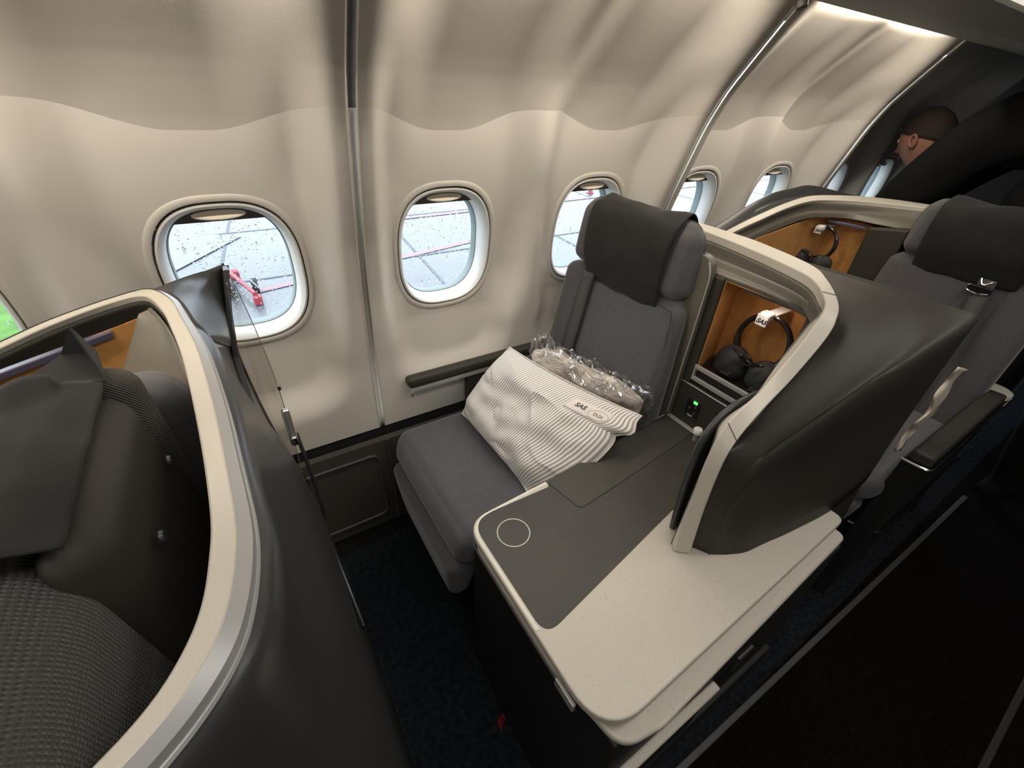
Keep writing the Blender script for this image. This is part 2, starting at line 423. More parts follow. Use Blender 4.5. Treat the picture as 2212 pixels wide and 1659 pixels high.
def lining(i):
    x0, x1 = SEAMS[i] + .0085, SEAMS[i + 1] - .0085
    NX = 112; NZ = 88; V = []; idx = {}
    xs = [x0 + (x1 - x0) * j / NX for j in range(NX + 1)]
    rows = []
    for k in range(NZ + 1):
        rows.append([Vector((x, 0, .552 + (zline(x) - .552) * k / NZ)) for x in xs])
    for r in rows:
        for p in r: p.y = wall_y(p.x, min(p.z, zline(p.x) - 1e-4))
    V, F = grid(rows)
    keep = []
    for f in F:
        c = sum((V[a] for a in f), Vector()) / 4
        if any(inside(c.x - w, c.z - 1.1015, .151, .179) for w in WIN): continue
        keep.append(f)
    nm = 'wall_left'
    o = mk(nm, V, keep, M['wall'], None); tag(o, kind='structure')
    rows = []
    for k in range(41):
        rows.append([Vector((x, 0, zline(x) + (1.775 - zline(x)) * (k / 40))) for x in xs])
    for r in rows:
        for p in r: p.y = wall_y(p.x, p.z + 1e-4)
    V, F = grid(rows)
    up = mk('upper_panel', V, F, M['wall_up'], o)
    return o
for i in range(len(SEAMS) - 1): lining(i)
for i, sx in enumerate(SEAMS[1:-1]):
    def strip(z0, z1, off, w, m, name, parent):
        rows = [[Vector((sx - w, seam_y(z0 + (z1 - z0) * k / 40) + off, z0 + (z1 - z0) * k / 40)) for k in range(41)],
                [Vector((sx + w, seam_y(z0 + (z1 - z0) * k / 40) + off, z0 + (z1 - z0) * k / 40)) for k in range(41)]]
        V, F = grid(rows); return mk(name, V, F, m, parent, solid=.003, soff=0)
    t = tag(strip(.552, 1.457, .007, .010, M['trimlight'], 'trim_%d' % (i + 1), None), kind='structure')
    strip(1.457, 1.775, .008, .010, M['trimdark'], 'dark_upper_strip', t)
    for sgn in (-1, 1):
        pts = [(sx + sgn * .009, seam_y(.555 + 1.2 * k / 40) - .0005, .555 + 1.2 * k / 40) for k in range(41)]
        tube('edge_bead', pts, .0018, M['trimlight'], t, seg=6)

# windows
def ring(xc, rad, yo): 
    a, b = rad
    return [Vector((xc + dx, 1.164 - .1245 * dz + yo, 1.1015 + dz)) for dx, dz in superell(a, b)]
def window(i, xc, drops, shade_low):
    n = 'window_%d' % i
    V, F = grid([ring(xc, r, y) for r, y in (((.166, .194), .004), ((.1615, .1895), -.0005), ((.157, .185), -.0025), ((.1515, .1795), -.0032), ((.1478, .1758), -.002), ((.1462, .1742), .008))], closed_u=True)
    root = tag(mk(n, V, F, M['bezel'], None), kind='structure')
    V, F = grid([ring(xc, r, y) for r, y in (((.1462, .1742), .008), ((.1435, .1715), .008))], closed_u=True)
    mk('groove', V, F, M['groove'], root)
    V, F = grid([ring(xc, r, y) for r, y in (((.1435, .1715), .008), ((.1420, .170), .001), ((.139, .167), .0005), ((.133, .161), .008), ((.1285, .1565), .025), ((.1265, .1535), .052), ((.1258, .1528), .056))], closed_u=True)
    mk('window_reveal', V, F, M['reveal'], root, solid=.002, soff=0)
    V, F = grid([ring(xc, r, y) for r, y in (((.1258, .1528), .054), ((.1235, .1500), .053), ((.1222, .1485), .058), ((.1220, .148), .080))], closed_u=True)
    mk('rubber_seal', V, F, M['seal'], root)
    # outer tunnel to fuselage skin
    V, F = grid([ring(xc, r, y) for r, y in (((.1220, .148), .080), ((.21, .24), .082), ((.27, .30), .075))], closed_u=True)
    mk('outer_frame', V, F, M['groove'], root)
    R = ring(xc, (.124, .150), .066); c = Vector((xc, 1.164 + .066, 1.1015))
    mk('pane', R + [c], [(k, (k + 1) % len(R), len(R)) for k in range(len(R))], M['pane'], root, smooth=False)
    # shade pulled a little way down
    out = []; zc = shade_low - 1.1015
    for dx, dz in superell(.1285, .1565, k=144):
        if dz >= zc: out.append((dx, dz))
    out.sort(key=lambda p: math.atan2(p[1] - zc + .001, p[0]))
    pts = [(out[0][0], zc)] + out + [(out[-1][0], zc)]
    Vs = [(xc + dx, 1.164 - .1245 * dz + .030, 1.1015 + dz) for dx, dz in pts]
    sh = mk('shade', Vs, [tuple(range(len(Vs)))], M['shade'], root, smooth=False, solid=.003, soff=0)
    hv = []
    for k in range(24):
        t = k / 24 * 2 * pi; hx = .052 * cos(t); hz = .0085 * sin(t) if sin(t) > 0 else .0105 * sin(t)
        hv.append((xc + hx, 1.164 - .1245 * .15 + .020 + .45 * hz, 1.1015 + .146 + hz - .002))
    mk('shade_handle', hv, [tuple(range(24))], M['handle'], sh, smooth=False, solid=.006, soff=1, bevel=.002)
    if drops:
        bm = bmesh.new(); rnd = random.Random(i * 11)
        cnt = 0
        while cnt < drops:
            dx = rnd.uniform(-.115, .115); dz = rnd.uniform(-.142, .128)
            if not inside(dx, dz, .113, .140): continue
            if i == 2 and noise.noise(Vector((dx * 18, dz * 18, i))) < -.25: continue
            r = rnd.choice((.0009, .0012, .0014, .0018, .0022, .0030 if rnd.random() < .3 else .0012)); st = rnd.choice((1, 1, 1.2, 1.6, 4.5 if rnd.random() < .10 else 1.0))
            g = bmesh.ops.create_icosphere(bm, subdivisions=1, radius=1)
            for v in g['verts']:
                v.co = Vector((xc + dx + v.co.x * r, 1.164 - .1245 * (dz + v.co.z * r * st) + .0675 + v.co.y * r * .45, 1.1015 + dz + v.co.z * r * st))
            cnt += 1
        me = bpy.data.meshes.new('raindrops'); bm.to_mesh(me); bm.free(); me.polygons.foreach_set('use_smooth', [True] * len(me.polygons))
        tag(plink('raindrops', me, M['drop'], root), kind='stuff')
    return root
DR = [0, 60, 760, 760, 500, 300, 160, 60, 0]
for k, w in enumerate(WIN):
    window(k + 1, w, DR[k], 1.230)

# lower sidewall
kk = tag(box('baseboard_left', (-2.2, 1.135, .10), (4.6, 1.16, .50), M['kick'], None, bevel=0), kind='structure')
tag(box('baseboard_left', (-2.2, 1.165, .0), (4.6, 1.19, .60), M['blackm'], None, bevel=0), kind='structure')
tag(box('baseboard_left', (-2.2, 1.145, .0), (4.6, 1.165, .10), M['blackm'], None, bevel=0), kind='structure')  # matte black strip paints the shadow below the kick panel
def rrect_tube(name, x0, x1, z0, z1, y, r, rad, m, parent=None):
    o = rpoly([(x0, z0), (x1, z0), (x1, z1), (x0, z1)], rad, 6)
    return tube(name, [(p[0], y, p[1]) for p in o], r, m, parent, seg=8, closed=True)
for a, b in ((-.30, .225), (.33, .80)):
    rrect_tube('raised_frame', a, b, .150, .448, 1.134, .0055, .035, M['kick'], kk)
    box('recessed_panel', (a + .012, 1.1345, .162), (b - .012, 1.1375, .436), M['kick'], kk, bevel=.002)
tag(tube('trim_9', [(.262, 1.132, .10), (.262, 1.132, .50)], .004, M['kick'], None, seg=8), kind='structure')
# floor and shell of the cabin
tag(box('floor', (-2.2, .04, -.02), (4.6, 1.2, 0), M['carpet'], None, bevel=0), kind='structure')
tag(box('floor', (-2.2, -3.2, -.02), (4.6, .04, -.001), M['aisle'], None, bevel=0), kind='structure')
tag(hexa('trim_10', [(-.8, .062, 0), (-.8, .062, .012), (-.8, .080, 0), (-.8, .080, .012), (2.6, -.018, 0), (2.6, -.018, .012), (2.6, .0, 0), (2.6, .0, .012)], M['rail'], bevel=.003), kind='structure')
tag(box('trim_11', (-.8, -.415, 0), (4.4, -.397, .008), M['trimfar'], None, bevel=.003), kind='structure')
tag(box('ceiling', (-2.2, -3.2, 2.12), (4.6, 1.3, 2.14), M['ceil'], None, bevel=0), kind='structure')
tag(box('wall_right', (-2.2, -3.22, 0), (4.6, -3.2, 2.14), M['fardark'], None, bevel=0), kind='structure')
tag(box('wall_front', (-2.22, -3.2, 0), (-2.2, 1.3, 2.14), M['ceil'], None, bevel=0), kind='structure')
tag(box('wall_back', (4.6, -3.2, 0), (4.62, 1.3, 2.14), M['fardark'], None, bevel=0), kind='structure')
tag(box('wall_outer', (-2.2, 1.0, 1.765), (4.6, 1.30, 2.14), M['blackm'], None, bevel=0), kind='structure')
tag(box('wall_outer', (-2.2, 1.19, -.02), (4.6, 1.215, .60), M['blackm'], None, bevel=0), kind='structure')

# overhead bin
binr = thing('overhead_bin', 'dark grey overhead bin running above the sidewall panels', 'overhead bin', (1.2, .55, 1.70))
prof = [(.765, 1.90), (.765, 1.725), (.752, 1.703), (.70, 1.692), (.55, 1.672), (.405, 1.667), (.400, 1.70), (.40, 1.76), (.40, 1.90), (.30, 2.05), (.25, 2.11)]
prof = [(p[0], p[1]) for p in prof]
rows = [[(x, a, b) for a, b in prof] for x in (-2.1, 1.3, 1.31, 4.5)]
V, F = grid(rows); mk('bin_body', V, F, M['bin'], binr, solid=.01, soff=0)
hexa('glowing_bin_edge', [(-2.0, .33, 1.668), (-2.0, .35, 1.70), (-2.0, .397, 1.668), (-2.0, .397, 1.70), (2.38, .33, 1.668), (2.38, .35, 1.70), (2.38, .397, 1.668), (2.38, .397, 1.70)], M['lens'], binr, bevel=.004)  # bright lit edge of the bin, added as a glowing strip
box('bin_top', (-2.1, .38, 1.90), (4.5, 1.0, 1.93), M['bin'], binr, bevel=0)
for _i in range(4):
    lx = -1.3425 + 1.066 * _i; box('light_strip', (lx - .46, .790, 1.758), (lx + .46, .810, 1.764), M['striplamp'], binr, bevel=.001)
lathe('end_cap', [(.0, -.01), (.012, -.01), (.014, 0), (.012, .01), (0, .012)], (1.318, .80, 1.700), M['trimdark'], binr, axis=(0, -.5, -1))

# ================================================================== SHELL (seat surround) helpers
def rim_strip(name, O, I, thick, m, parent, n=110, drop=.0, msplit=.72, edge=None):
    Oc, Ic = cr(O, n), cr(I, n); rows = []; E = []; Ob, Ib = [], []
    for k in range(n):
        t = (Oc[min(k + 1, n - 1)] - Oc[max(k - 1, 0)]).normalized(); w = Ic[k] - Oc[k]
        nn = t.cross(w).normalized()
        if nn.z > 0 and abs(nn.z) > .3: nn = -nn
        if k and nn.dot(pn) < 0: nn = -nn
        pn = nn
        Md = Ic[k] + (Oc[k] - Ic[k]) * msplit; o = Oc[k] + nn * drop
        rows.append([Ic[k], Md, o, o + nn * thick, Ic[k] + nn * thick]); Ob.append(o + nn * thick); Ib.append(Ic[k] + nn * thick)
    V, F = grid(rows, closed_u=True)
    F.append((0, 1, 2, 3, 4)); b = (n - 1) * 5; F.append((b, b + 1, b + 2, b + 3, b + 4))
    o = mk(name, V, F, m, parent, bevel=.0022, seg=2)
    return o, Ob, Ib
def skin(name, rows, m, parent, n, solid=.006, soff=0, smooth=True, resample=None):
    """rows: lists of control points (same length); columns resampled to n, rows resampled with catmull-rom"""
    R = [cr(r, n) for r in rows]
    if resample:
        cols = [cr([R[i][k] for i in range(len(R))], resample) for k in range(n)]
        R = [[cols[k][i] for k in range(n)] for i in range(resample)]
    V, F = grid(R); return mk(name, V, F, m, parent, solid=solid, soff=soff)

# ------------------------------------------------------------------ centre suite shell
sh = thing('seat_shell', 'cream rimmed dark seat shell wrapping behind the middle window seat', 'seat shell', (1.0, .5, 0))
O = [(1.175, 1.10, 1.20), (1.175, .85, 1.20), (1.169, .70, 1.20), (1.155, .60, 1.20), (1.10, .447, 1.20), (1.032, .377, 1.20), (.935, .308, 1.198), (.90, .285, 1.18),
     (.87, .275, 1.15), (.78, .265, 1.095), (.694, .258, 1.056), (.64, .252, 1.02), (.619, .25, .973), (.626, .25, .856), (.643, .246, .702)]
I = [(1.125, 1.10, 1.195), (1.118, .85, 1.198), (1.105, .72, 1.20), (1.082, .605, 1.20), (1.045, .480, 1.20), (1.005, .395, 1.20), (.93, .333, 1.199), (.896, .31, 1.187),
     (.862, .30, 1.168), (.802, .29, 1.13), (.719, .283, 1.078), (.638, .277, 1.045), (.610, .275, .985), (.612, .274, .87), (.616, .268, .702)]
rim, Ob, Ib = rim_strip('rim', O, I, .022, M['rim'], sh)
def pick(L, n): return [L[int(round(k * (len(L) - 1) / (n - 1)))] for k in range(n)]
ob = pick(Ob, 15); ib = pick(Ib, 15)
for (a, b) in ((45, 46), (86, 87)):      # seams across the rim
    Oc, Ic = cr(O, 110), cr(I, 110)
    tube('rim_joint', [Oc[a] + Vector((0, 0, .0006)), Ic[a] + Vector((0, 0, .0006))], .0007, M['groove'], rim, seg=6)
# outer body
B = [None, None, None, (1.25, .50, 1.155), (1.25, .40, 1.157), (1.25, .29, 1.158), (1.25, .20, 1.157), (1.245, .170, 1.150), (1.06, .183, 1.103), (.90, .197, 1.070), (.80, .211, 1.020), (.735, .222, .985), (.685, .232, .935), (.668, .236, .84), (.680, .228, .702)]
B[0] = (1.25, 1.10, 1.155); B[1] = (1.25, .85, 1.155); B[2] = (1.25, .70, 1.155)
rows = [[tuple(ob[k]) for k in range(15)]]
for f, dn in ((.10, .020), (.30, .020), (.65, .010), (.93, .003)):
    r = []
    for k in range(15):
        p = Vector(ob[k]).lerp(Vector(B[k]), f); fac = 1 if k < 12 else .35
        nrm = Vector((0, -.25, 1)).normalized() if k < 12 else Vector((.3, -1, .2)).normalized()
        p -= nrm * dn * fac; r.append(tuple(p))
    rows.append(r)
for it in range(4):
    for ri in (2, 3, 4):
        q = rows[ri]; rows[ri] = [q[0]] + [tuple((Vector(q[k - 1]) + Vector(q[k]) * 2 + Vector(q[k + 1])) / 4) if 4 <= k <= 11 else q[k] for k in range(1, 14)] + [q[14]]
rows.append([tuple(b) for b in B])
Lw = [(1.255, 1.10, .70), (1.255, .85, .70), (1.255, .70, .70), (1.255, .50, .70), (1.255, .40, .70), (1.255, .29, .70), (1.255, .20, .70), (1.25, .160, .70), (1.06, .152, .70), (.90, .168, .70), (.81, .182, .70), (.755, .190, .70), (.720, .204, .70), (.70, .215, .70), (.683, .226, .70)]
mid = [tuple(Vector(B[k]).lerp(Vector(Lw[k]), .12) + Vector((0, -.003 if 7 <= k else 0, 0))) for k in range(15)]
mid2 = [tuple(Vector(B[k]).lerp(Vector(Lw[k]), .5) + Vector((0, .012 if 8 <= k <= 12 else 0, 0))) for k in range(15)]
rows += [mid, mid2, Lw]
skin('outer_body', rows, M['plastic'], sh, 90, resample=40)
hexa('lower_side', [(1.02, .10, .0), (1.02, .150, .69), (1.02, .16, .0), (1.02, .19, .69), (1.25, .10, .0), (1.25, .160, .69), (1.25, .19, .0), (1.25, .19, .69)], M['plastic'], sh, bevel=.003)
box('rear_skirt', (1.235, .17, .02), (1.255, 1.12, .71), M['plastic'], sh, bevel=.003)
# inner sculpted body
N_ = [(1.0, 1.10, 1.140), (1.0, .85, 1.140), (1.0, .72, 1.140), (1.0, .605, 1.140), (1.0, .50, 1.140), (.998, .425, 1.138), (.985, .362, 1.136), (.925, .318, 1.135), (.880, .307, 1.118), (.815, .296, 1.078), (.735, .289, 1.030), (.662, .283, 1.000), (.630, .281, .950), (.628, .280, .84), (.630, .275, .702)]
rows = [[tuple(p) for p in ib]]
for f, off in ((.10, .030), (.42, .012), (.58, -.006), (.75, .004), (.95, -.002)):
    r = []
    for k in range(15):
        p = Vector(ib[k]).lerp(Vector(N_[k]), f); fac = 1 if k < 8 else .25
        p.z -= off * fac; r.append(tuple(p))
    rows.append(r)
rows.append(N_)
rows.append([(p[0] + .004, p[1] + .003, p[2] - .010 if k < 9 else max(.70, p[2] - .01)) for k, p in enumerate(N_)])
skin('inner_body', rows, M['plastic2'], sh, 90, resample=44, solid=.004)
skin('wing_inner_wall', [N_[6:], [(p[0] + .003, p[1] + .004, .702) for p in N_[6:]]], M['plastic'], sh, 40, solid=.003)
# panel behind the seat with rounded corner, pillar, socket panel
slab_axis('seat_surround', rpoly([(.600, .30), (.600, 1.185), (1.00, 1.185), (1.00, .30)], [.005, .045, .02, .01], 8), .972, .996, 'x', M['plastic2'], sh, bevel=.006, seg=4)
tube('edge_bead', [(.970, .601, .72), (.970, .599, .90), (.970, .598, 1.10), (.970, .601, 1.145), (.970, .612, 1.172)], .0022, M['silver'], sh, n=30, seg=6)
box('pillar', (.990, .573, .70), (1.012, .600, 1.138), M['plastic'], sh, bevel=.003)
# niche
ni = thing
nb = mk('niche_lining', [(1.0, .571, 1.133), (1.0, .318, 1.133), (1.0, .318, .842), (1.0, .571, .842), (1.145, .615, 1.13), (1.145, .320, 1.13), (1.145, .320, .842), (1.145, .615, .842)],
        [(4, 5, 6, 7), (0, 4, 7, 3), (1, 2, 6, 5), (0, 1, 5, 4), (3, 7, 6, 2)], M['orange'], sh, smooth=False, solid=.004, soff=0)
nb['label'] = 'orange felt lining'
box('niche_shelf', (1.0, .325, .832), (1.14, .600, .843), M['blackm'], sh, bevel=.002)
box('niche_lamp', (1.012, .365, 1.120), (1.026, .535, 1.130), M['violet'], sh, bevel=.003)
area('niche_lamp_glow', (1.035, .46, 1.122), (1.10, .46, .95), .16, .010, .11, (1.0, .80, .62))
box('tray', (1.006, .325, .8435), (1.143, .600, .874), M['blackm'], sh, bevel=.002)
rl = box('storage_rail', (.990, .335, .882), (.997, .574, .894), M['silver'], sh, bevel=.001)
box('lower_rail', (.990, .335, .846), (.997, .574, .858), M['silver'], rl, bevel=.001)
box('rail_post', (.991, .569, .856), (.996, .574, .884), M['silver'], rl, bevel=.0005)
box('socket_panel', (.992, .335, .700), (1.006, .600, .832), M['plastic'], sh, bevel=.003)
tube('panel_bead', [(.991, .598, .829), (.991, .40, .829)], .0018, M['silver'], sh, seg=6)
so = box('power_socket', (.9885, .517, .733), (.994, .560, .790), M['black'], sh, bevel=.003)
box('indicator_light', (.9872, .527, .7815), (.9892, .540, .7905), M['led'], so, bevel=.001)
for k in range(3): box('socket_slot', (.9872, .526 + (k % 2) * .018, .748 + .010 * k), (.9887, .532 + (k % 2) * .018, .756 + .010 * k), M['inkgrey'], so, bevel=.0004)
tube('socket_mark', [(.9878, .531, .741), (.9878, .540, .7375), (.9878, .547, .741)], .0011, M['line'], so, seg=6)
hs = box('headphone_socket', (.9885, .400, .733), (.994, .470, .800), M['black'], sh, bevel=.003)
tube('headphone_symbol', [(.9876, .462 - .0, .768), (.9876, .463, .778), (.9876, .457, .787), (.9876, .449, .787), (.9876, .443, .778), (.9876, .444, .768)], .0022, M['line'], hs, seg=6, n=20)
# sliding privacy screen inside the wing
ps = [(.86, 1.01), (.79, 1.028), (.735, 1.030), (.684, 1.018), (.650, .980), (.642, .925), (.648, .825), (.664, .704)]
psc = [tuple(p)[:2] for p in cr([(a, b, 0) for a, b in ps], 30)]
slab_axis('privacy_screen', psc + [(.90, .704), (.92, .98)], .305, .318, 'y', M['blackm'], sh, bevel=.002)
tube('screen_edge', [(a, .3115, b) for a, b in psc], .0075, M['leather'], sh, seg=10)

# ------------------------------------------------------------------ console table
con = thing('console_table', 'cream topped aisle side console with dark mat beside the middle window seat', 'console', (.6, .35, 0))
top = rpoly([(.268, .560), (.268, .098), (1.043, .120), (1.043, .30), (1.000, .612), (.975, .612), (.50, .562)], [.062, .085, .022, .01, .01, .01, .05], 10)
slab('tabletop', top, .680, .700, M['cream'], con, bevel=.004, seg=4)
matp = rpoly([(.281, .556), (.281, .268), (.70, .345), (.95, .345), (.998, .50), (.985, .606), (.75, .590), (.50, .562), (.49, .549)], [.052, .030, .004, .004, .004, .004, .05, .003, .003], 8)
slab('table_mat', matp, .6995, .7012, M['mat'], con, bevel=.0005)
lidp = rpoly([(.4965, .562), (.517, .4575), (.640, .468), (.81, .486), (.97, .505), (.982, .600), (.75, .586)], [.003, .014, .004, .004, .004, .004, .05], 8)
slab('lid_gap', rpoly([(.4948, .563), (.5155, .4558), (.640, .4665), (.81, .4845), (.972, .5035), (.984, .603), (.75, .589)], [.003, .015, .004, .004, .004, .004, .05], 8), .7012, .7015, M['blackm'], con, bevel=0)
slab('storage_lid', lidp, .7013, .7024, M['lid'], con, bevel=.0005)
tube('cup_ring', [(.347 + .0355 * cos(t / 48 * 2 * pi), .481 + .0355 * sin(t / 48 * 2 * pi), .7013) for t in range(48)], .0011, M['line'], con, seg=6, closed=True)
ep = []
for p in top: ep.append(p)
# bright edge band along the seat side front corner
path = [(.497, .5625, .6995), (.42, .556, .6995), (.34, .5495, .6995)] + [(.268 + .0, .0, 0)] 
arc = [p for p in rpoly([(.494, .563), (.2745, .552), (.2745, .285)], [0, .058, 0], 14)]
tube('edge_trim', [(p[0], p[1], .6996) for p in arc], .0042, M['edge'], con, seg=8, flat=(1, .45))
low = rpoly([(.272, .548), (.272, .23), (.300, .083), (.38, .070), (1.045, .098), (1.045, .30), (.98, .54)], [.058, .05, .05, .03, .022, .01, .02], 10)
slab('under_ledge', low, .642, .660, M['cream'], con, bevel=.006, seg=4)
slab('gap_layer', rpoly([(.280, .545), (.280, .115), (1.03, .135), (1.03, .30), (.98, .55)], [.055, .06, .02, .01, .02], 8), .655, .684, M['blackm'], con, bevel=0)
tube('chrome_bead', [(p[0] - .0005, p[1], .668) for p in rpoly([(.40, .560), (.266, .548), (.266, .20)], [0, .060, 0], 12)], .0022, M['chrome'], con, seg=6)
box('end_latch', (.264, .165, .650), (.272, .215, .672), M['silver'], con, bevel=.002)
box('body', (.296, .092, .0), (1.03, .575, .642), M['darkbox'], con, bevel=.006)
box('kick_strip', (.31, .078, .0), (1.03, .094, .16), M['darkbox'], con, bevel=.003)
box('lower_trim', (.296, .072, .402), (.655, .092, .414), M['cream'], con, bevel=.004)
box('lower_panel', (.296, .080, .02), (.655, .094, .40), M['darkbox'], con, bevel=.004)
box('side_latch', (.74, .084, .36), (.80, .093, .42), M['leather'], con, bevel=.003)
hexa('rear_trim', [(.975, .500, .7), (.975, .500, .7035), (.975, .616, .7), (.975, .616, .7035), (.990, .498, .7), (.990, .498, .7045), (.990, .616, .7), (.990, .616, .7045)], M['silver'], con, bevel=.001)
lp = thing('reading_lamp', 'small white capped reading lamp knob standing at the rear of the console', 'lamp', (.955, .482, .7))
lathe('lamp_stem', [(.0075, 0), (.0075, .024), (.009, .028)], (.955, .482, .702), M['silver'], lp)
lathe('lamp_cap', [(.0, 0), (.0120, .0), (.0128, .004), (.0128, .012), (.0105, .0155), (.0, .017)], (.955, .482, .728), M['tag'], lp)

# ------------------------------------------------------------------ seat
def seat(name, label, dx, sy, cy, reclab=None, det=True):
    """sy=1: window side seat; sy=-1 mirrored about y so that y -> cy - y"""
    def T(p): return (p[0] + dx, p[1] if sy == 1 else cy - p[1], p[2])
    def TB(c8):
        q = [T(c) for c in c8]
        if sy == -1: q = [q[i] for i in (2, 3, 0, 1, 6, 7, 4, 5)]
        return q
    s = thing(name, label, 'seat', T((.65, .85, 0)))
    cushion('seat_cushion', TB([(.262, .598, .455), (.285, .578, .572), (.262, 1.075, .455), (.285, 1.098, .560), (.84, .60, .44), (.84, .60, .56), (.84, 1.10, .44), (.84, 1.10, .56)]), .038, M['fabricb'], s, n=12, puff=.012, wr=.002, wsc=6)
    cushion('leg_rest', TB([(.268, .66, .235), (.245, .600, .452), (.268, 1.030, .235), (.245, 1.076, .452), (.33, .66, .235), (.345, .600, .452), (.33, 1.030, .235), (.345, 1.076, .452)]), .026, M['fabricb'], s, n=10, puff=.006)
    box('seat_base', tuple(min(a, b) for a, b in zip(T((.36, .62, .0)), T((1.0, 1.10, .45)))), tuple(max(a, b) for a, b in zip(T((.36, .62, .0)), T((1.0, 1.10, .45)))), M['darkbox'], s, bevel=.01)
    # backrest: centre panel and two bolsters
    cushion('backrest', TB([(.834, .598, .50), (.934, .628, 1.050), (.842, .965, .50), (.938, .965, 1.050), (.95, .598, .50), (.985, .632, 1.05), (.95, 1.09, .50), (.99, 1.08, 1.06)]), .030, M['fabric'], s, n=12, puff=.010, wr=.002)
    cushion('side_bolster', TB([(.842, .972, .50), (.936, .972, 1.045), (.818, 1.098, .50), (.920, 1.090, 1.040), (.96, .972, .50), (.985, .972, 1.04), (.96, 1.10, .50), (.985, 1.09, 1.04)]), .030, M['fabric'], s, n=10, puff=.004)
    if det:
        pts = [T((.938, .700, 1.046)), T((.936, .80, 1.052)), T((.936, .95, 1.048))]
    cushion('headrest', TB([(.925, .630, 1.050), (.945, .640, 1.245), (.925, 1.090, 1.044), (.945, 1.075, 1.235), (1.02, .645, 1.05), (1.015, .655, 1.24), (1.02, 1.075, 1.05), (1.015, 1.07, 1.235)]), .044, M['fabric'], s, n=12, puff=.012)
    # cover draped over the headrest
    prof = [(.932, 1.022), (.920, 1.060), (.910, 1.12), (.913, 1.19), (.930, 1.243), (.958, 1.264), (.990, 1.268), (1.020, 1.255), (1.036, 1.22), (1.038, 1.14), (1.036, 1.09)]
    pc = cr([(a, b - .014 * sstep(1.15, 1.25, b), 0) for a, b in prof], 50); ys = 34; rows = []
    for k in range(ys + 1):
        f = k / ys; y = .705 + f * .290; r = []
        for i, p in enumerate(pc):
            q = i / (len(pc) - 1)
            yy = y + (f - .5) * .02 * sin(q * 5) + .004 * noise.noise(Vector((q * 6, f * 3, 2)))
            zz = p.y + (.008 * noise.noise(Vector((q * 9, f * 4, 0))) - .012 * (1 - f) * (q < .08) + (.006 * max(0, 1 - f * 7) * sin((q - .4) / .35 * pi) if .4 < q < .75 else 0))
            xx = p.x + .004 * noise.noise(Vector((q * 8, f * 5, 5))) - .007 * sin(pi * f) * (1 if q < .5 else -.3)
            r.append(T((xx, yy, zz)))
        rows.append(r)
    V, F = grid(rows); mk('headrest_cover', V, F, M['cover'], s, solid=.0025, soff=0)
    return s, T, TB
s0, T0, TB0 = seat('passenger_seat', 'grey wool seat at the middle windows with a pillow on its cushion', 0, 1, 0)
# shoulder strap and groove on the window side of the backrest
rows = []
for k in range(24):
    f = k / 23; z = 1.035 - f * .345; x = .930 - f * .062 - .006; 
    rows.append([(x, .955 + .0 * f, z), (x - .003, .985, z), (x - .0005, 1.003 + .010 * f, z)])
V, F = grid(rows); mk('shoulder_strap', V, F, M['belt'], s0, solid=.002, soff=0)
tube('seam_groove', [(.9235 - f / 20 * .068, .948, 1.04 - f / 20 * .36) for f in range(21)], .0032, M['blackm'], s0, seg=6)
box('strap_buckle', (.848, .955, .672), (.858, 1.012, .690), M['belt'], s0, bevel=.003)
tube('stitching', [(.902, .622, .95), (.919, .640, 1.025), (.921, .668, 1.038), (.921, .78, 1.043), (.921, .86, 1.042), (.922, .945, 1.035)], .0010, M['cover'], s0, seg=6, n=30)
# window side armrest
am = cushion('armrest', [(.345, 1.092, .702), (.345, 1.092, .738), (.345, 1.134, .702), (.345, 1.134, .734), (.98, 1.092, .702), (.98, 1.092, .738), (.98, 1.134, .702), (.98, 1.134, .734)], .012, M['plastic'], s0, n=8)
box('armrest_rail', (.352, 1.096, .684), (.97, 1.128, .700), M['silver'], am, bevel=.003)
box('latch', (.348, 1.092, .672), (.357, 1.102, .686), M['chrome'], am, bevel=.002)
box('armrest_panel', (.555, 1.100, .50), (.97, 1.130, .690), M['plastic'], s0, bevel=.004)

# ------------------------------------------------------------------ pillow
def quadpt(c, u, v):  # c: BL, BR, TR, TL
    a = (u + 1) / 2; b = (v + 1) / 2
    return (c[0] * (1 - a) + c[1] * a) * (1 - b) + (c[3] * (1 - a) + c[2] * a) * b
pc4 = [Vector((.500, 1.040, .585)), Vector((.503, .640, .580)), Vector((.775, .545, .815)), Vector((.650, .995, .825))]
pnrm = (pc4[1] - pc4[0]).cross(pc4[3] - pc4[0]).normalized()
if pnrm.x > 0: pnrm = -pnrm
pil = thing('pillow', 'white and grey pinstriped pillow leaning on the seat in front of the wrapped blanket', 'pillow', (.60, .82, .58))
def pilf(u, v, side):
    uu = math.copysign(abs(u) ** 1.0, u)
    pin_u = 1 - .085 * (1 - v * v) * 1.0; pin_v = 1 - .10 * (1 - u * u)
    ru = (.17 * max(0, 1 - ((v + .15) / .80) ** 2) - .12 * math.exp(-((v - .70) / .14) ** 2)) if u > 0 else -.05 * (1 - v * v)
    p = quadpt(pc4, uu + math.copysign(ru * abs(u) ** 3, u), v * (1 - .07 * (1 - u * u) * abs(v)))
    h = max(0, (1 - u ** 4)) ** .55 * max(0, (1 - v ** 4)) ** .55 * (.068 if side > 0 else .060) * (1 - .92 * abs(u * v) ** 3.2)
    wr = 0
    if side > 0:
        q = Vector((u * 1.6, v * 1.6, 1.0))
        rdg = 1 - abs(noise.noise(Vector((u * 2.1 + v * 1.6, v * 1.3 - u * .8, 3.2)))) * 2
        wr = .011 * noise.noise(q * 1.7) + .009 * max(0, rdg) ** 3 * sin(2.5 * u + 3 * v)
        wr += .006 * noise.noise(Vector((u * 5, v * 3, 8)))
        wr *= (1 - u ** 6) * (1 - v ** 6)
    return p + pnrm * (h * side + wr)
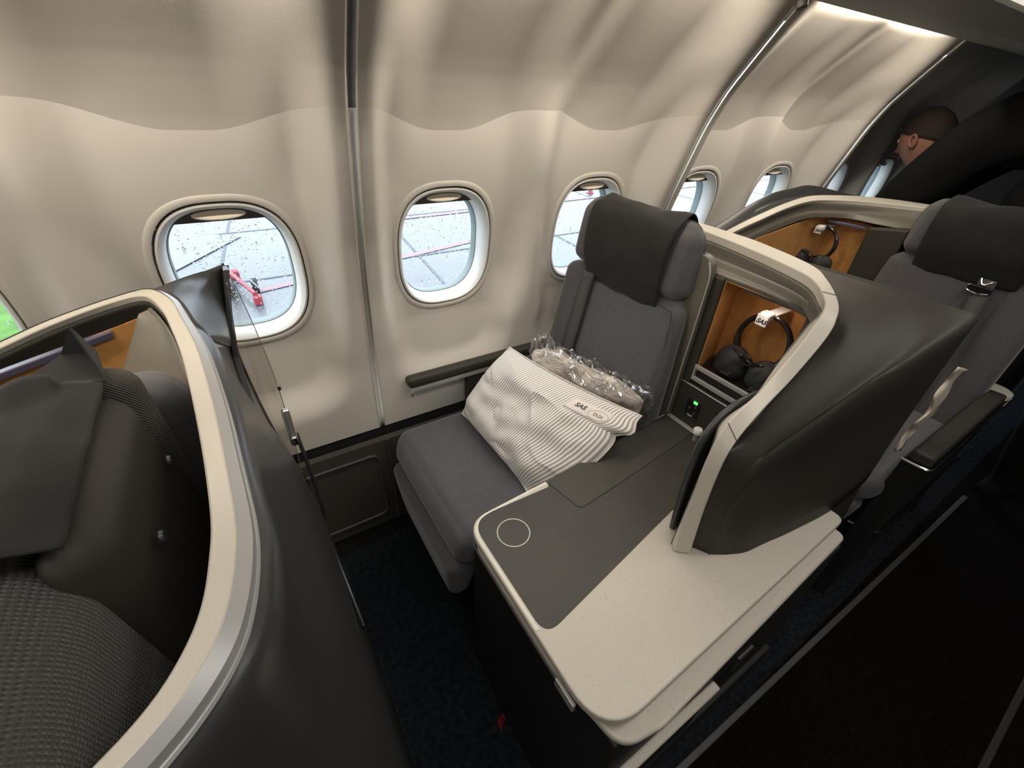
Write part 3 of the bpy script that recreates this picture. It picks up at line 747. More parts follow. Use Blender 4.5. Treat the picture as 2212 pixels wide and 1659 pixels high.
NU, NV = 120, 90
V = []; UV = []; F = []
for side in (1, -1):
    base = len(V)
    for j in range(NV + 1):
        for i in range(NU + 1):
            u = -1 + 2 * i / NU; v = -1 + 2 * j / NV
            p = pilf(u, v, side); V.append(p); UV.append((i / NU, j / NV))
    for j in range(NV):
        for i in range(NU):
            a = base + j * (NU + 1) + i; F.append((a, a + 1, a + NU + 2, a + NU + 1) if side > 0 else (a, a + NU + 1, a + NU + 2, a + 1))
pb = mk('pillow_case', V, F, M['stripe'], pil, uvs=UV)
w_ = pb.modifiers.new('w', 'WELD'); w_.merge_threshold = .0004
edge = [pilf(-1 + 2 * k / 40, -1, 0) for k in range(40)] + [pilf(1, -1 + 2 * k / 30, 0) for k in range(30)] + [pilf(1 - 2 * k / 40, 1, 0) for k in range(40)] + [pilf(-1, 1 - 2 * k / 30, 0) for k in range(30)]
tube('seam_piping', edge, .0022, M['label'], pil, seg=6, closed=True)
# sewn label with lettering near the upper right corner
lu0, lu1, lv0, lv1 = .40, .82, .60, .84
rows = [[pilf(lu0 + (lu1 - lu0) * i / 16, lv0 + (lv1 - lv0) * j / 6, 1) + pnrm * .0012 for i in range(17)] for j in range(7)]
V, F = grid(rows); lab = mk('sewn_label', V, F, M['label'], pil, solid=.0006, soff=1)
def onp(u, v, e=.0026): return pilf(u, v, 1) + pnrm * e
def lab_text(n, s, u, v, size, m, shear, bold, sx=1.0):
    o = onp(u, v); X = (onp(u + .06, v) - onp(u - .06, v)); Y = (onp(u, v + .06) - onp(u, v - .06))
    return text(n, s, size, o, X, Y, m, lab, shear=shear, bold=bold, sx=sx)
lab_text('lettering', 'SAS', .52, .735, .018, M['ink'], .45, .0004, 1.05)
lab_text('lettering', 'DUX', .715, .715, .014, M['inkbrown'], 0, .0001, .9)
tube('oval_outline', [onp(.715 + .088 * cos(t / 30 * 2 * pi), .715 + .088 * sin(t / 30 * 2 * pi), .0022) for t in range(30)], .00045, M['inkbrown'], lab, seg=5, closed=True)
tube('divider_line', [onp(.612, .66, .0022), onp(.612, .79, .0022)], .0003, M['inkbrown'], lab, seg=5)

# ------------------------------------------------------------------ wrapped blanket
bl = thing('folded_blanket', 'beige striped blanket in clear plastic wrap tucked between pillow and backrest', 'blanket', (.80, .80, .62))
def blob(a, b, rad, ru, n1, n2, amp, sc, seed, flat=.6, crumple=0.0):
    a, b = Vector(a), Vector(b); ax = (b - a); L = ax.length; ax.normalize()
    up = Vector((-.45, 0, .9)); s1 = (up - ax * up.dot(ax)).normalized(); s2 = ax.cross(s1)
    V = []; UV = []; F = []
    for i in range(n1 + 1):
        f = i / n1; e = sqrt(max(0, 1 - abs(2 * f - 1) ** 4)); c = a + ax * L * f
        for j in range(n2):
            t = j / n2 * 2 * pi; r = rad * e
            p = c + s1 * cos(t) * r + s2 * sin(t) * r * flat
            p = p + noise.noise_vector(p * sc + Vector((seed, 0, 0))) * amp
            if crumple: p = p + noise.noise_vector(p * 70 + Vector((seed, 3, 0))) * crumple + (c - p) * .28 * max(0, noise.noise(Vector((f * 9, t * 1.3, seed)))) 
            V.append(p); UV.append((cos(t) * .5 + .5, f))
    for i in range(n1):
        for j in range(n2):
            F.append((i * n2 + j, i * n2 + (j + 1) % n2, (i + 1) * n2 + (j + 1) % n2, (i + 1) * n2 + j))
    return V, F, UV
V, F, UV = blob((.735, .985, .780), (.845, .600, .775), .070, 0, 80, 48, .014, 17, 3, .62, .005)
mk('blanket_roll', V, F, M['stripeb'], bl, uvs=UV)
V, F, UV = blob((.745, 1.000, .778), (.850, .590, .770), .086, 0, 90, 60, .020, 24, 9, .62, .012)
# pull two crumpled corners out of the wrapping
for k, p in enumerate(V):
    for c, tip, rr in (((.745, .955, .855), (.752, .962, .905), .06), ((.835, .615, .815), (.815, .565, .862), .07)):
        d = (p - Vector(c)).length
        if d < rr: V[k] = p = p + (Vector(tip) - Vector(c)) * (1 - d / rr) ** 1.3
mk('plastic_wrap', V, F, M['film'], bl, smooth=False)

# ------------------------------------------------------------------ headphones
def headphones(name, label, P, s=1.0, dirx=0.0):
    """P: band centre; arc plane faces -x"""
    P = Vector(P); h = thing(name, label, 'headphones', tuple(P), 'headphones hanging in the niches')
    R = .064 * s
    pts = []; rad = []
    for k in range(41):
        t = radians(-38 + 256 * k / 40); pts.append(P + Vector((.010 * sin(t) , cos(t) * R, sin(t) * R * 1.04))); rad.append(.0085 * s if 4 < k < 30 else .0105 * s)
    tube('headband', pts, rad, M['black'], h, seg=10, flat=(1.0, .75))
    for sg, off in ((1, 0), (-1, 0)):
        c = P + Vector((-.012, sg * R * .72, -R * 1.22 + (0 if sg > 0 else .010 * 0)))
        cushion('ear_cup_pouch', cbox(c.x - .034 * s, c.x + .030 * s, c.y - .043 * s, c.y + .043 * s, c.z - .046 * s, c.z + .042 * s), .036 * s, M['blackm'], h, n=8, puff=.003, wr=.006, wsc=40, seed=sg * 3)
    # gathered cords on top of the pouches
    a = P + Vector((-.02, R * .9, -R * .62)); b = P + Vector((-.03, 0, -R * .78)); c = P + Vector((-.02, -R * .95, -R * .72))
    tube('drawstring', [a, a.lerp(b, .5) + Vector((-.008, 0, .008)), b, b.lerp(c, .5) + Vector((-.008, 0, .006)), c], .0032 * s, M['black'], h, seg=8, n=24)
    tube('cable', [b + Vector((-.01, .01, 0)), b + Vector((-.016, .018, .014)), b + Vector((-.014, -.002, .022)), b + Vector((-.012, -.016, .006)), b + Vector((-.014, .004, -.006))], .0022 * s, M['black'], h, seg=8, n=24)
    for k in range(2):
        q = P + Vector((-.045, R * .62 + .002, -R * .92 - k * .011)); tube('plug_pin', [q, q + Vector((-.004, -.008, .002))], .0012, M['chrome'], h, seg=6)
    return h, R
h1, R1 = headphones('headphones', 'black headphones on a white holder in the orange niche beside the middle seat', (1.055, .458, 1.003))
hd = thing('headphone_holder', 'white lettered headphone clip fixed to the orange niche of the middle seat', 'holder', (1.05, .47, 1.07), 'white headphone clips')
def holder(root, P, lettered):
    P = Vector(P)
    cushion('clip_body', cbox(P.x - .014, P.x + .014, P.y - .013, P.y + .015, P.z - .012, P.z + .011), .006, M['tag'], root, n=6)
    box('front_plate', (P.x - .018, P.y - .013, P.z - .022), (P.x - .0135, P.y + .015, P.z + .006), M['tag'], root, bevel=.0015)
    box('wall_arm', (P.x + .010, P.y - .016, P.z + .001), (P.x + .078, P.y + .010, P.z + .006), M['tag'], root, bevel=.001)
    text('lettering', 'SAS', .0155, (P.x - .0186, P.y + .001, P.z - .010), (0, -1, 0), (0, 0, 1), M['ink'], root, shear=.45, bold=.0005)
holder(hd, (1.050, .470, 1.071), True)
for yy, zz in ((.500, .905), (.415, .898)):
    text('lettering', 'SAS', .017, (1.0085, yy, zz), (0, -1, 0), (0, 0, 1), M['inkgrey'], h1, shear=.45, bold=.0003)

# ================================================================== FRONT (left) suite
fs = thing('seat_shell', 'cream rimmed seat shell in the left foreground with grey outer skin', 'seat shell', (-.2, .5, 0))
O1 = [(-.50, .955, 1.078), (-.361, .950, 1.130), (-.289, .945, 1.156), (-.201, .935, 1.180), (-.142, .927, 1.190), (-.108, .866, 1.190), (-.093, .786, 1.190), (-.077, .692, 1.190), (-.068, .609, 1.190), (-.060, .501, 1.190),
      (-.056, .404, 1.190), (-.053, .324, 1.190), (-.055, .282, 1.190), (-.062, .243, 1.190), (-.073, .212, 1.190), (-.092, .186, 1.190), (-.119, .164, 1.190), (-.16, .142, 1.190), (-.26, .120, 1.185)]
I1 = [(-.50, .935, 1.073), (-.359, .930, 1.125), (-.288, .925, 1.151), (-.205, .912, 1.177), (-.152, .889, 1.190), (-.126, .822, 1.190), (-.112, .742, 1.190), (-.101, .662, 1.190), (-.094, .590, 1.190), (-.087, .492, 1.190),
      (-.082, .404, 1.190), (-.080, .328, 1.190), (-.083, .285, 1.190), (-.089, .248, 1.190), (-.099, .221, 1.190), (-.115, .197, 1.190), (-.138, .178, 1.190), (-.172, .160, 1.190), (-.27, .140, 1.185)]
r1, Ob1, Ib1 = rim_strip('rim', O1, I1, .012, M['rim'], fs, n=150, drop=.007, msplit=.70)
_o, _i = cr(O1, 150), cr(I1, 150)
_m = [b + (a - b) * .72 + Vector((0, 0, .0012)) for a, b in zip(_o, _i)]
_e = [a + Vector((0, 0, -.0062)) + (a - b).normalized() * .0012 for a, b in zip(_o, _i)]
_f = [a + Vector((0, 0, -.018)) + (a - b).normalized() * .0020 for a, b in zip(_o, _i)]
V, F = grid([_m, _e, _f]); mk('rim_bevel', V, F, M['rimedge'], r1)
tube('rim_edge_band', [p + Vector((.0004, -.0004, .001)) for p in Ob1], .0035, M['rimedge'], fs, seg=8)
ob = pick(Ob1, 19); ib = pick(Ib1, 19)
def backx(z, y):
    return interp(z, [0, .5, .8, 1.0, 1.17], [.028, .004, -.022, -.045 - .02 * max(0, (y - .6) / .45), -.040])
rows = [[tuple(p) for p in ob[6:]]]
for z in (1.155, 1.08, .95, .75, .50, .25, .02):
    r = []
    for k, p in enumerate(ob):
        if k < 6: continue
        y = p.y; f = sstep(1.17, 1.0, z)
        yt = .13 + (min(y, .93) - .16) * (.92 / .77)
        yy = y + (yt - y) * min(1, f * 1.0 + .25)
        xx = backx(z, yy)
        if k <= 10: g_ = sstep(1.16, .82, z); xx = (p.x + .010) * (1 - g_) + xx * g_
        if k > 10: xx = p.x + (backx(z, yy) - backx(1.17, yy)) + .012; yy = y - .02 * f
        r.append((xx, yy, min(z, p.z - .018)))
    rows.append(r)
skin('outer_back', rows, M['leather'], fs, 110, resample=46, solid=.006)
# upper outboard corner cap
cL = [(-.150, .945, 1.172), (-.123, .912, 1.176), (-.106, .868, 1.174), (-.092, .80, 1.170), (-.084, .772, 1.167), (-.079, .757, 1.160)]
cR = [(-.032, 1.080, 1.166), (-.043, 1.076, 1.12), (-.052, 1.068, 1.08), (-.058, 1.060, 1.04), (-.065, 1.050, 1.00), (-.069, 1.048, .992)]
cD = []
rows = []
for f in (0, .15, .35, .6, .85, 1.0):
    r = [tuple(Vector(a).lerp(Vector(b), f) + Vector((.7, 0, .7)) * .012 * sin(pi * f) * (0 if k == 0 else 1)) for k, (a, b) in enumerate(zip(cL, cR))]
    q = Vector(cL[-1]).lerp(Vector(cR[-1]), f) + Vector((.003, 0, -.006)) * sin(pi * f); r.append(tuple(q)); cD.append(tuple(q + Vector((.002, 0, 0)))); rows.append(r)
skin('corner_cap', rows, M['leather'], fs, 26, resample=24, solid=.010)
rows = [[(p[0] - .003, p[1], p[2] + .004) for p in cD]]
zz_ = [1.02, .92, .80, .68, .50, .25, .02]; xo = [-.072, -.072, -.064, -.050, -.018, .006, .018]
for z, xq in zip(zz_, xo):
    rows.append([(backx(z, .6) * (1 - q) + xq * q - (.030 if z > 1 else .026 if z > .9 else .010) * (1 - q), .73 + .03 * (1.0 - z) + (1.045 - .73 - .03 * (1 - z)) * q, min(z, 1.12 - .13 * q - .02 * (z > 1))) for q in (0, .15, .35, .6, .85, 1.0)])
skin('outer_side', rows, M['leather'], fs, 30, resample=40, solid=.006)
tube('cap_piping', cD, .004, M['leather'], fs, n=30, seg=8)
tube('cap_edge', [(-.031, 1.080, 1.168), (-.043, 1.076, 1.11), (-.057, 1.066, 1.05), (-.064, 1.049, .994)], .0022, M['black'], fs, n=20, seg=8)
# inner skin of the shell
rows = [[tuple(p) for p in ib]]
for z, inn in ((1.135, -.004), (1.06, .006), (.98, .010), (.80, .012)):
    r = []
    for k, p in enumerate(ib):
        c = Vector((-.40, .55, 0)); d = (Vector((p.x, p.y, 0)) - c); d.normalize()
        r.append((p.x - d.x * inn, p.y - d.y * inn, min(z, p.z - (1.17 - z) * .9 - .012)))
    rows.append(r)
skin('inner_skin', rows, M['plastic'], fs, 110, resample=26, solid=.003)
no = mk('niche_lining', [(-.166, .862, 1.163), (-.202, .862, 1.102), (-.29, .862, .95), (-.50, .895, .95), (-.50, .895, 1.060)], [(0, 1, 2, 3, 4)], M['orange'], fs, smooth=False, solid=.003, soff=0)
gl = [(-.163, .866, 1.168), (-.168, .860, 1.160), (-.184, .860, 1.132), (-.202, .860, 1.102), (-.25, .860, 1.02), (-.30, .86, .93)]
gr = [(-.150, .872, 1.172), (-.130, .815, 1.172), (-.114, .745, 1.166), (-.104, .665, 1.140), (-.100, .62, 1.08), (-.110, .62, .93)]
rows = [[tuple(Vector(a).lerp(Vector(b), f) + Vector((.010, .006, 0)) * sin(pi * f)) for a, b in zip(gl, gr)] for f in (0, .3, .6, 1)]
skin('corner_panel', rows, M['panelgrey'], fs, 24, resample=16, solid=.003)
no['label'] = 'orange felt lining'
hexa('niche_lamp', [(-.42, .872, 1.080), (-.42, .872, 1.092), (-.42, .890, 1.080), (-.42, .890, 1.092), (-.205, .858, 1.138), (-.205, .858, 1.150), (-.205, .874, 1.138), (-.205, .874, 1.150)], M['violet'], fs, bevel=.002)

# monitor and clear divider on the back of the front shell
mo = thing('seatback_monitor', 'slim black framed monitor seen edge-on on the front shell back', 'monitor', (0, .8, .5))
ez = [(1.165, -.030, 1.078), (1.08, -.050, 1.072), (.99, -.065, 1.062), (.92, -.065, 1.058), (.80, -.056, 1.052), (.68, -.042, 1.050), (.50, -.010, 1.05)]
V = []
for z, x, y in ez:
    yi = interp(z, [.5, .64, .80, 1.0, 1.165], [.58, .68, .84, 1.0, 1.04])
    V += [(x - .004, y, z), (x + .004, y, z), (x + .004 + .004, yi, z), (x - .004, yi, z)]
F = []
for k in range(len(ez) - 1):
    for j in range(4): F.append((k * 4 + j, k * 4 + (j + 1) % 4, k * 4 + 4 + (j + 1) % 4, k * 4 + 4 + j))
F += [(0, 1, 2, 3), tuple(len(V) - 4 + j for j in range(4))]
mk('bezel', V, F, M['leather'], mo, smooth=False, bevel=.0015)
tube('bezel_edge', [(x + .004, y - .002, z) for z, x, y in ez], .0050, M['black'], mo, seg=8, n=40)
tube('lower_edge', [(-.004, 1.05, .498), (.004, .80, .50), (.014, .56, .50)], .005, M['black'], mo, seg=8)
cushion('latch_handle', [(-.012, .82, .84), (-.012, .82, .86), (-.012, .86, .90), (-.012, .86, .92), (.004, .82, .84), (.004, .82, .86), (.004, .86, .90), (.004, .86, .92)], .005, M['chrome'], mo, n=4)
tube('latch_bar', [(.004, .84, .86), (.008, .78, .78), (.010, .72, .70)], .004, M['black'], mo, seg=8)
cd_ = thing('clear_divider', 'thin clear acrylic divider panel standing in front of the first window', 'divider panel', (-.01, 1.0, .45))
L_ = [(-.030, .900, 1.188), (-.044, .900, 1.10), (-.053, .900, 1.006), (-.036, .900, .811), (-.017, .900, .646)]
R_ = [(-.024, 1.075, 1.138), (-.010, 1.075, .99), (-.003, 1.075, .82), (-.009, 1.075, .59), (-.016, 1.075, .46)]
V, F = grid([cr(L_, 24), cr(R_, 24)]); mk('panel', V, F, M['acrylic'], cd_, solid=.002, soff=0)
tube('panel_edge', R_, .0011, M['silver'], cd_, n=40, seg=6)
lathe('edge_clip', [(.0, 0), (.005, 0), (.005, .012), (0, .012)], (-.001, 1.070, .835), M['chrome'], cd_)

# front row seat (only its top shows)
f0 = thing('passenger_seat', 'grey seat in the left foreground seen from behind with knitted side fabric', 'seat', (-.3, .37, 0))
cushion('headrest', [(-.27, .08, .72), (-.245, .105, 1.225), (-.27, .53, .72), (-.245, .53, 1.225), (-.130, .085, .72), (-.160, .115, 1.228), (-.150, .53, .72), (-.160, .53, 1.228)], .06, M['knit'], f0, n=16, puff=.008)
cushion('headrest_wing', [(-.25, .505, .95), (-.235, .505, 1.240), (-.25, .572, .95), (-.235, .568, 1.232), (-.120, .515, .95), (-.130, .510, 1.250), (-.118, .570, .95), (-.126, .566, 1.236)], .028, M['rib'], f0, n=12)
cushion('seat_ear', [(-.30, .585, .80), (-.28, .585, 1.170), (-.30, .70, .80), (-.28, .69, 1.170), (-.112, .585, .80), (-.105, .585, 1.188), (-.105, .70, .80), (-.110, .69, 1.165)], .045, M['fabric'], f0, n=10)
cushion('rear_plate', [(-.175, .285, .80), (-.172, .288, 1.238), (-.175, .545, .80), (-.172, .525, 1.234), (-.106, .315, .80), (-.136, .305, 1.222), (-.108, .545, .80), (-.134, .515, 1.218)], .022, M['plastic'], f0, n=10)
for yy, zz in ((.478, 1.150), (.356, 1.162)):
    lathe('plate_screw', [(0, 0), (.006, 0), (.0055, .003), (0, .0035)], (-.124, yy, zz), M['leather'], f0, axis=(1, 0, 0))
cushion('backrest', [(-.36, .12, .55), (-.34, .12, 1.06), (-.36, .62, .55), (-.34, .62, 1.06), (-.19, .13, .55), (-.19, .13, .90), (-.19, .62, .55), (-.19, .62, .90)], .04, M['knit'], f0, n=10)
prof = [(-.268, 1.06), (-.264, 1.14), (-.255, 1.20), (-.238, 1.232), (-.215, 1.249), (-.19, 1.254), (-.165, 1.254), (-.144, 1.247)]
pc = cr([(a, b, 0) for a, b in prof], 44); rows = []
for k in range(31):
    f = k / 30; y = .290 + f * .210; r = []
    for i, p in enumerate(pc):
        q = i / (len(pc) - 1)
        r.append((p.x + .003 * noise.noise(Vector((q * 7, f * 4, 1))), y + .01 * (q - .5) * (f - .5), p.y + .006 * noise.noise(Vector((q * 5, f * 4, 7))) + .010 * sstep(.85, 1, f) * (q < .8)))
    rows.append(r)
V, F = grid(rows); cv = mk('headrest_cover', V, F, M['cover'], f0, solid=.0025, soff=0)
mk('cover_fold', [(-.208, .498, 1.257), (-.182, .568, 1.252), (-.141, .498, 1.248), (-.157, .541, 1.291), (-.150, .548, 1.258)], [(0, 2, 1), (1, 4, 3), (4, 2, 3), (1, 2, 4)], M['cover'], cv, smooth=False, solid=.002, soff=0)

# ================================================================== REAR (right) suite
rs = thing('seat_shell', 'cream rimmed seat shell at the right behind the middle suite', 'seat shell', (2.2, .6, 0))
O3 = [(1.36, .950, 1.052), (1.568, .945, 1.112), (1.713, .940, 1.149), (1.871, .935, 1.181), (2.020, .930, 1.196), (2.18, .900, 1.194), (2.31, .846, 1.190), (2.38, .745, 1.190), (2.41, .60, 1.19), (2.42, .40, 1.19), (2.40, .20, 1.19), (2.25, .11, 1.18)]
I3 = [(1.36, .930, 1.045), (1.566, .925, 1.104), (1.705, .920, 1.135), (1.862, .915, 1.167), (2.005, .905, 1.183), (2.110, .867, 1.186), (2.206, .800, 1.187), (2.275, .705, 1.188), (2.32, .60, 1.19), (2.34, .42, 1.19), (2.32, .24, 1.19), (2.23, .15, 1.18)]
r3, Ob3, Ib3 = rim_strip('rim', O3, I3, .018, M['rim'], rs, n=110)
ob = pick(Ob3, 12); ib = pick(Ib3, 12)
bk = [(1.36, 1.03, 1.00), (1.60, 1.03, 1.065), (1.73, 1.03, 1.107), (1.887, 1.03, 1.150), (2.042, 1.03, 1.162), (2.18, 1.03, 1.166), (2.38, .93, 1.13), (2.45, .745, 1.12), (2.46, .60, 1.12), (2.46, .40, 1.12), (2.44, .16, 1.12), (2.25, .09, 1.12)]
skin('outer_back', [[tuple(p) for p in ob], [tuple(Vector(a).lerp(Vector(b), .5) + Vector((0, 0, .002))) for a, b in zip(ob, bk)], bk, [(p[0], p[1], .6) for p in bk], [(p[0], p[1], .02) for p in bk]], M['leather'], rs, 80, resample=26, solid=.006)
nn3 = [(1.36, .925, .98), (1.568, .922, 1.03), (1.70, .918, 1.06), (1.86, .914, 1.09), (2.00, .900, 1.115), (2.09, .865, 1.120), (2.16, .810, 1.120), (2.17, .72, 1.120), (2.20, .60, 1.12), (2.24, .42, 1.12), (2.26, .26, 1.12), (2.22, .17, 1.12)]
rows = [[tuple(p) for p in ib]]
for f, off in ((.15, .016), (.5, .004), (.75, -.004)):
    rows.append([tuple(Vector(a).lerp(Vector(b), f) - Vector((0, 0, off))) for a, b in zip(ib, nn3)])
rows.append(nn3)
skin('inner_skin', rows, M['plastic2'], rs, 80, resample=24, solid=.003)
n3 = mk('niche_lining', [(1.36, .905, 1.00), (1.70, .900, 1.075), (2.05, .908, 1.112), (2.205, .885, 1.112), (2.225, .735, 1.105), (1.36, .905, .80), (1.70, .900, .80), (2.05, .908, .80), (2.205, .885, .80), (2.225, .735, .80)],
        [(0, 1, 6, 5), (1, 2, 7, 6), (2, 3, 8, 7), (3, 4, 9, 8)], M['orange'], rs, smooth=False, solid=.003, soff=0)
n3['label'] = 'orange felt lining'
hexa('niche_lamp', [(2.12, .930 - .06, 1.098), (2.12, .930 - .06, 1.108), (2.14, .93 - .06, 1.098), (2.14, .93 - .06, 1.108), (2.17, .745, 1.092), (2.17, .745, 1.102), (2.185, .75, 1.092), (2.185, .75, 1.102)], M['violet'], rs, bevel=.002)
hexa('seat_surround', [(2.15, .60, .5), (2.15, .60, 1.125), (2.15, .728, .5), (2.15, .728, 1.105), (2.20, .60, .5), (2.20, .60, 1.13), (2.20, .735, .5), (2.20, .735, 1.11)], M['plastic'], rs, bevel=.006)
box('side_console', (1.36, .66, .0), (2.20, 1.08, .70), M['darkbox'], rs, bevel=.01)
box('side_console_top', (1.36, .66, .70), (2.20, .93, .715), M['mat'], rs, bevel=.004)
headphones('headphones', 'black headphones hanging in the orange niche of the rear suite at right', (2.10, .858, 1.015), 1.0)
hd3 = thing('headphone_holder', 'small white headphone clip in the orange niche of the rear suite', 'holder', (2.13, .88, 1.08), 'white headphone clips')
holder(hd3, (2.095, .872, 1.078), False)
cd3 = box('card', (1.75, .845, .955), (1.752, .885, 1.0), M['tag'], None, bevel=0); tag(cd3, 'small white card standing in the orange niche of the rear suite', 'card')

s2, T2, TB2 = seat('passenger_seat', 'grey wool seat of the rear suite at right with a belt tongue on its back', 1.195, -1, 1.235)
# belt with tongue hanging by the shoulder
rows = [[(2.118 - .10 * f, .292 - .03 * f, 1.04 - .24 * f), (2.116 - .10 * f, .315 - .03 * f, 1.04 - .24 * f), (2.118 - .10 * f, .338 - .03 * f, 1.04 - .24 * f)] for f in [k / 12 for k in range(13)]]
V, F = grid(rows); bt = mk('belt_webbing', V, F, M['belt'], s2, solid=.002, soff=0)
def tg(p): return (2.100, .318 + p[0], 1.015 + p[1])
cushion('belt_tongue', [(2.093, .286, .995), (2.093, .286, 1.020), (2.093, .350, .995), (2.093, .350, 1.022), (2.103, .286, .995), (2.103, .286, 1.020), (2.103, .350, .995), (2.103, .350, 1.022)], .006, M['black'], s2, n=5)
tube('tongue_outline', [(2.092, .290, 1.000), (2.092, .318, .994), (2.092, .347, 1.000), (2.092, .351, 1.010), (2.092, .346, 1.020)], .0022, M['chrome'], s2, seg=6, n=24)
tube('tongue_loop', [(2.096, .327, .996), (2.094, .329, .962), (2.094, .306, .960), (2.096, .307, .996)], .003, M['chrome'], s2, seg=6)
tube('belt_ring', [(2.096, .330, 1.045), (2.092, .322, 1.030), (2.090, .312, 1.028), (2.092, .300, 1.038), (2.094, .290, 1.044)], .003, M['chrome'], s2, seg=6, n=20)
ar = cushion('armrest', [(1.49, .088, .660), (1.49, .088, .700), (1.49, .140, .660), (1.49, .140, .700), (2.13, .088, .660), (2.13, .088, .700), (2.13, .140, .660), (2.13, .140, .700)], .010, M['plastic'], s2, n=8)
tube('armrest_edge', rpoly([(1.468, .150, .668), (1.472, .078, .668), (2.20, .078, .668)], [0, .03, 0], 8), .0045, M['chrome'], s2, seg=8)
lathe('armrest_rear_cap', [(0, 0), (.05, 0), (.058, .01), (.055, .022), (0, .026)], (2.17, .135, .665), M['cream'], s2)
box('side_panel', (1.50, .095, .0), (2.30, .15, .655), M['darkbox'], s2, bevel=.006)
tube('lower_rail', rpoly([(1.50, .165, .35), (1.525, .085, .35), (2.25, .085, .35)], [0, .04, 0], 8), .004, M['chrome'], s2, seg=8)
rows = []
for k in range(30):
    f = k / 29; c = Vector((1.50, .170, .665)).lerp(Vector((1.62, .176, .915)), f) + Vector((0, .004 * sin(f * 9), 0)); w = (.010 + .030 * sstep(.0, .5, f)) * (1 + .30 * sin(f * 21))
    rows.append([c + Vector((w * 1.6 * t, -.004 * cos(t * 6 + f * 12), -w * .55 * t)) for t in (-1, -.6, -.2, .2, .6, 1)])
V, F = grid(rows); cp = mk('cloth', V, F, M['cloth'], None, solid=.004, soff=0)
tag(cp, 'crumpled white cloth wedged beside the armrest of the rear seat', 'cloth'); cp.name = 'crumpled_cloth'

# ================================================================== PERSON bending in the aisle
pe = thing('person', 'person in a black suit bending towards the rear windows, head half hidden', 'person', (2.75, .1, 0))
def skinned(name, V, E, R, m, parent, root=0, sub=2):
    me = bpy.data.meshes.new(name); me.from_pydata([tuple(v) for v in V], E, [])
    o = plink(name, me, m, parent); sk = o.modifiers.new('skin', 'SKIN'); sk.use_smooth_shade = True
    lay = me.skin_vertices[0].data if me.skin_vertices else None
    if lay is None:
        bm = bmesh.new(); bm.from_mesh(me); bm.verts.layers.skin.verify(); bm.to_mesh(me); bm.free(); lay = me.skin_vertices[0].data
    for i, r in enumerate(R): lay[i].radius = r if isinstance(r, tuple) else (r, r); lay[i].use_root = (i == root)
    u = o.modifiers.new('u', 'SUBSURF'); u.levels = sub; u.render_levels = sub
    return o
PV = [(2.78, -.02, 1.02), (2.74, .10, 1.18), (2.68, .24, 1.34), (2.62, .38, 1.44), (2.60, .52, 1.47), (2.66, .68, 1.45), (2.68, .76, 1.43),
      (2.52, .48, 1.50), (2.45, .615, 1.44), (2.44, .76, 1.22), (2.52, .90, 1.00),
      (2.84, .54, 1.45), (2.90, .66, 1.34), (2.88, .80, 1.14), (2.80, .93, 1.00),
      (2.70, -.06, .90), (2.68, -.03, .50), (2.70, -.08, .08), (2.64, -.02, .03),
      (2.90, -.08, .90), (2.92, -.06, .50), (2.94, -.10, .08), (2.88, -.04, .03), (2.62, .42, 1.22), (2.60, .22, 1.10)]
PE = [(3, 23), (23, 24), (0, 1), (1, 2), (2, 3), (3, 4), (4, 5), (5, 6), (4, 7), (7, 8), (8, 9), (9, 10), (4, 11), (11, 12), (12, 13), (13, 14), (0, 15), (15, 16), (16, 17), (17, 18), (0, 19), (19, 20), (20, 21), (21, 22)]
PR = [.17, .19, .21, .20, .155, .08, .06, .125, .115, .085, .050, .10, .080, .060, .045, .11, .085, .060, .045, .11, .085, .060, .045, .18, .20]
skinned('suit', PV, PE, PR, M['suit'], pe)
# head
hc = Vector((2.70, .868, 1.395))
def head_pt(th, ph):
    # local axes: up toward crown, f = face direction
    x = sin(ph) * cos(th); y = sin(ph) * sin(th); z = cos(ph)
    r = Vector((x * .078, y * .098, z * .118))
    if z < -.1: r.x *= 1 - .35 * (-z - .1); r.y *= 1 - .20 * (-z - .1)
    return r
crown = Vector((.10, .30, .95)).normalized(); face = Vector((.25, 1, -.35)); face = (face - crown * face.dot(crown)).normalized(); side = face.cross(crown).normalized()
def HB(v): return hc + side * v.x + face * v.y + crown * v.z
rows = [[HB(head_pt(j / 32 * 2 * pi, 0.001 + i / 24 * (pi - .002))) for j in range(32)] for i in range(25)]
V, F = grid(rows, closed_u=True); hdm = mk('head', V, F, M['skin'], pe)
rows = []
for i in range(14):
    r = []
    for j in range(33):
        th = j / 32 * 2 * pi; lim = 1.12 + .75 * (.5 - .5 * sin(th)) 
        p = head_pt(th, .001 + i / 13 * lim); r.append(HB(p * (1.045 + .020 * noise.noise(p * 60))))
    rows.append(r)
V, F = grid(rows); mk('hair', V, F, M['hair'], hdm, solid=.004, soff=0)
for sg in (-1, 1):
    e = Vector((sg * .080, -.005, -.010))
    rows = []
    for i in range(9):
        rows.append([HB(e + Vector((sg * (.010 * sin(i / 8 * pi) + .004), cos(j / 12 * 2 * pi) * .017 * (1 - .5 * i / 8), sin(j / 12 * 2 * pi) * .030 * (1 - .45 * i / 8)))) for j in range(12)])
    V, F = grid(rows, closed_u=True); V = list(V); mk('ear', V, F, M['skin'], hdm, solid=.002)
    lathe('eye', [(0, -.006), (.009, 0), (0, .004)], HB(Vector((sg * .030, .088, .012))), M['tag'], hdm, axis=tuple(face))
nv = [HB(Vector((-.012, .092, -.028))), HB(Vector((.012, .092, -.028))), HB(Vector((0, .093, .012))), HB(Vector((0, .120, -.026))), HB(Vector((0, .095, -.036)))]
mk('nose', nv, [(0, 2, 3), (2, 1, 3), (0, 3, 4), (3, 1, 4)], M['skin'], hdm, smooth=True)
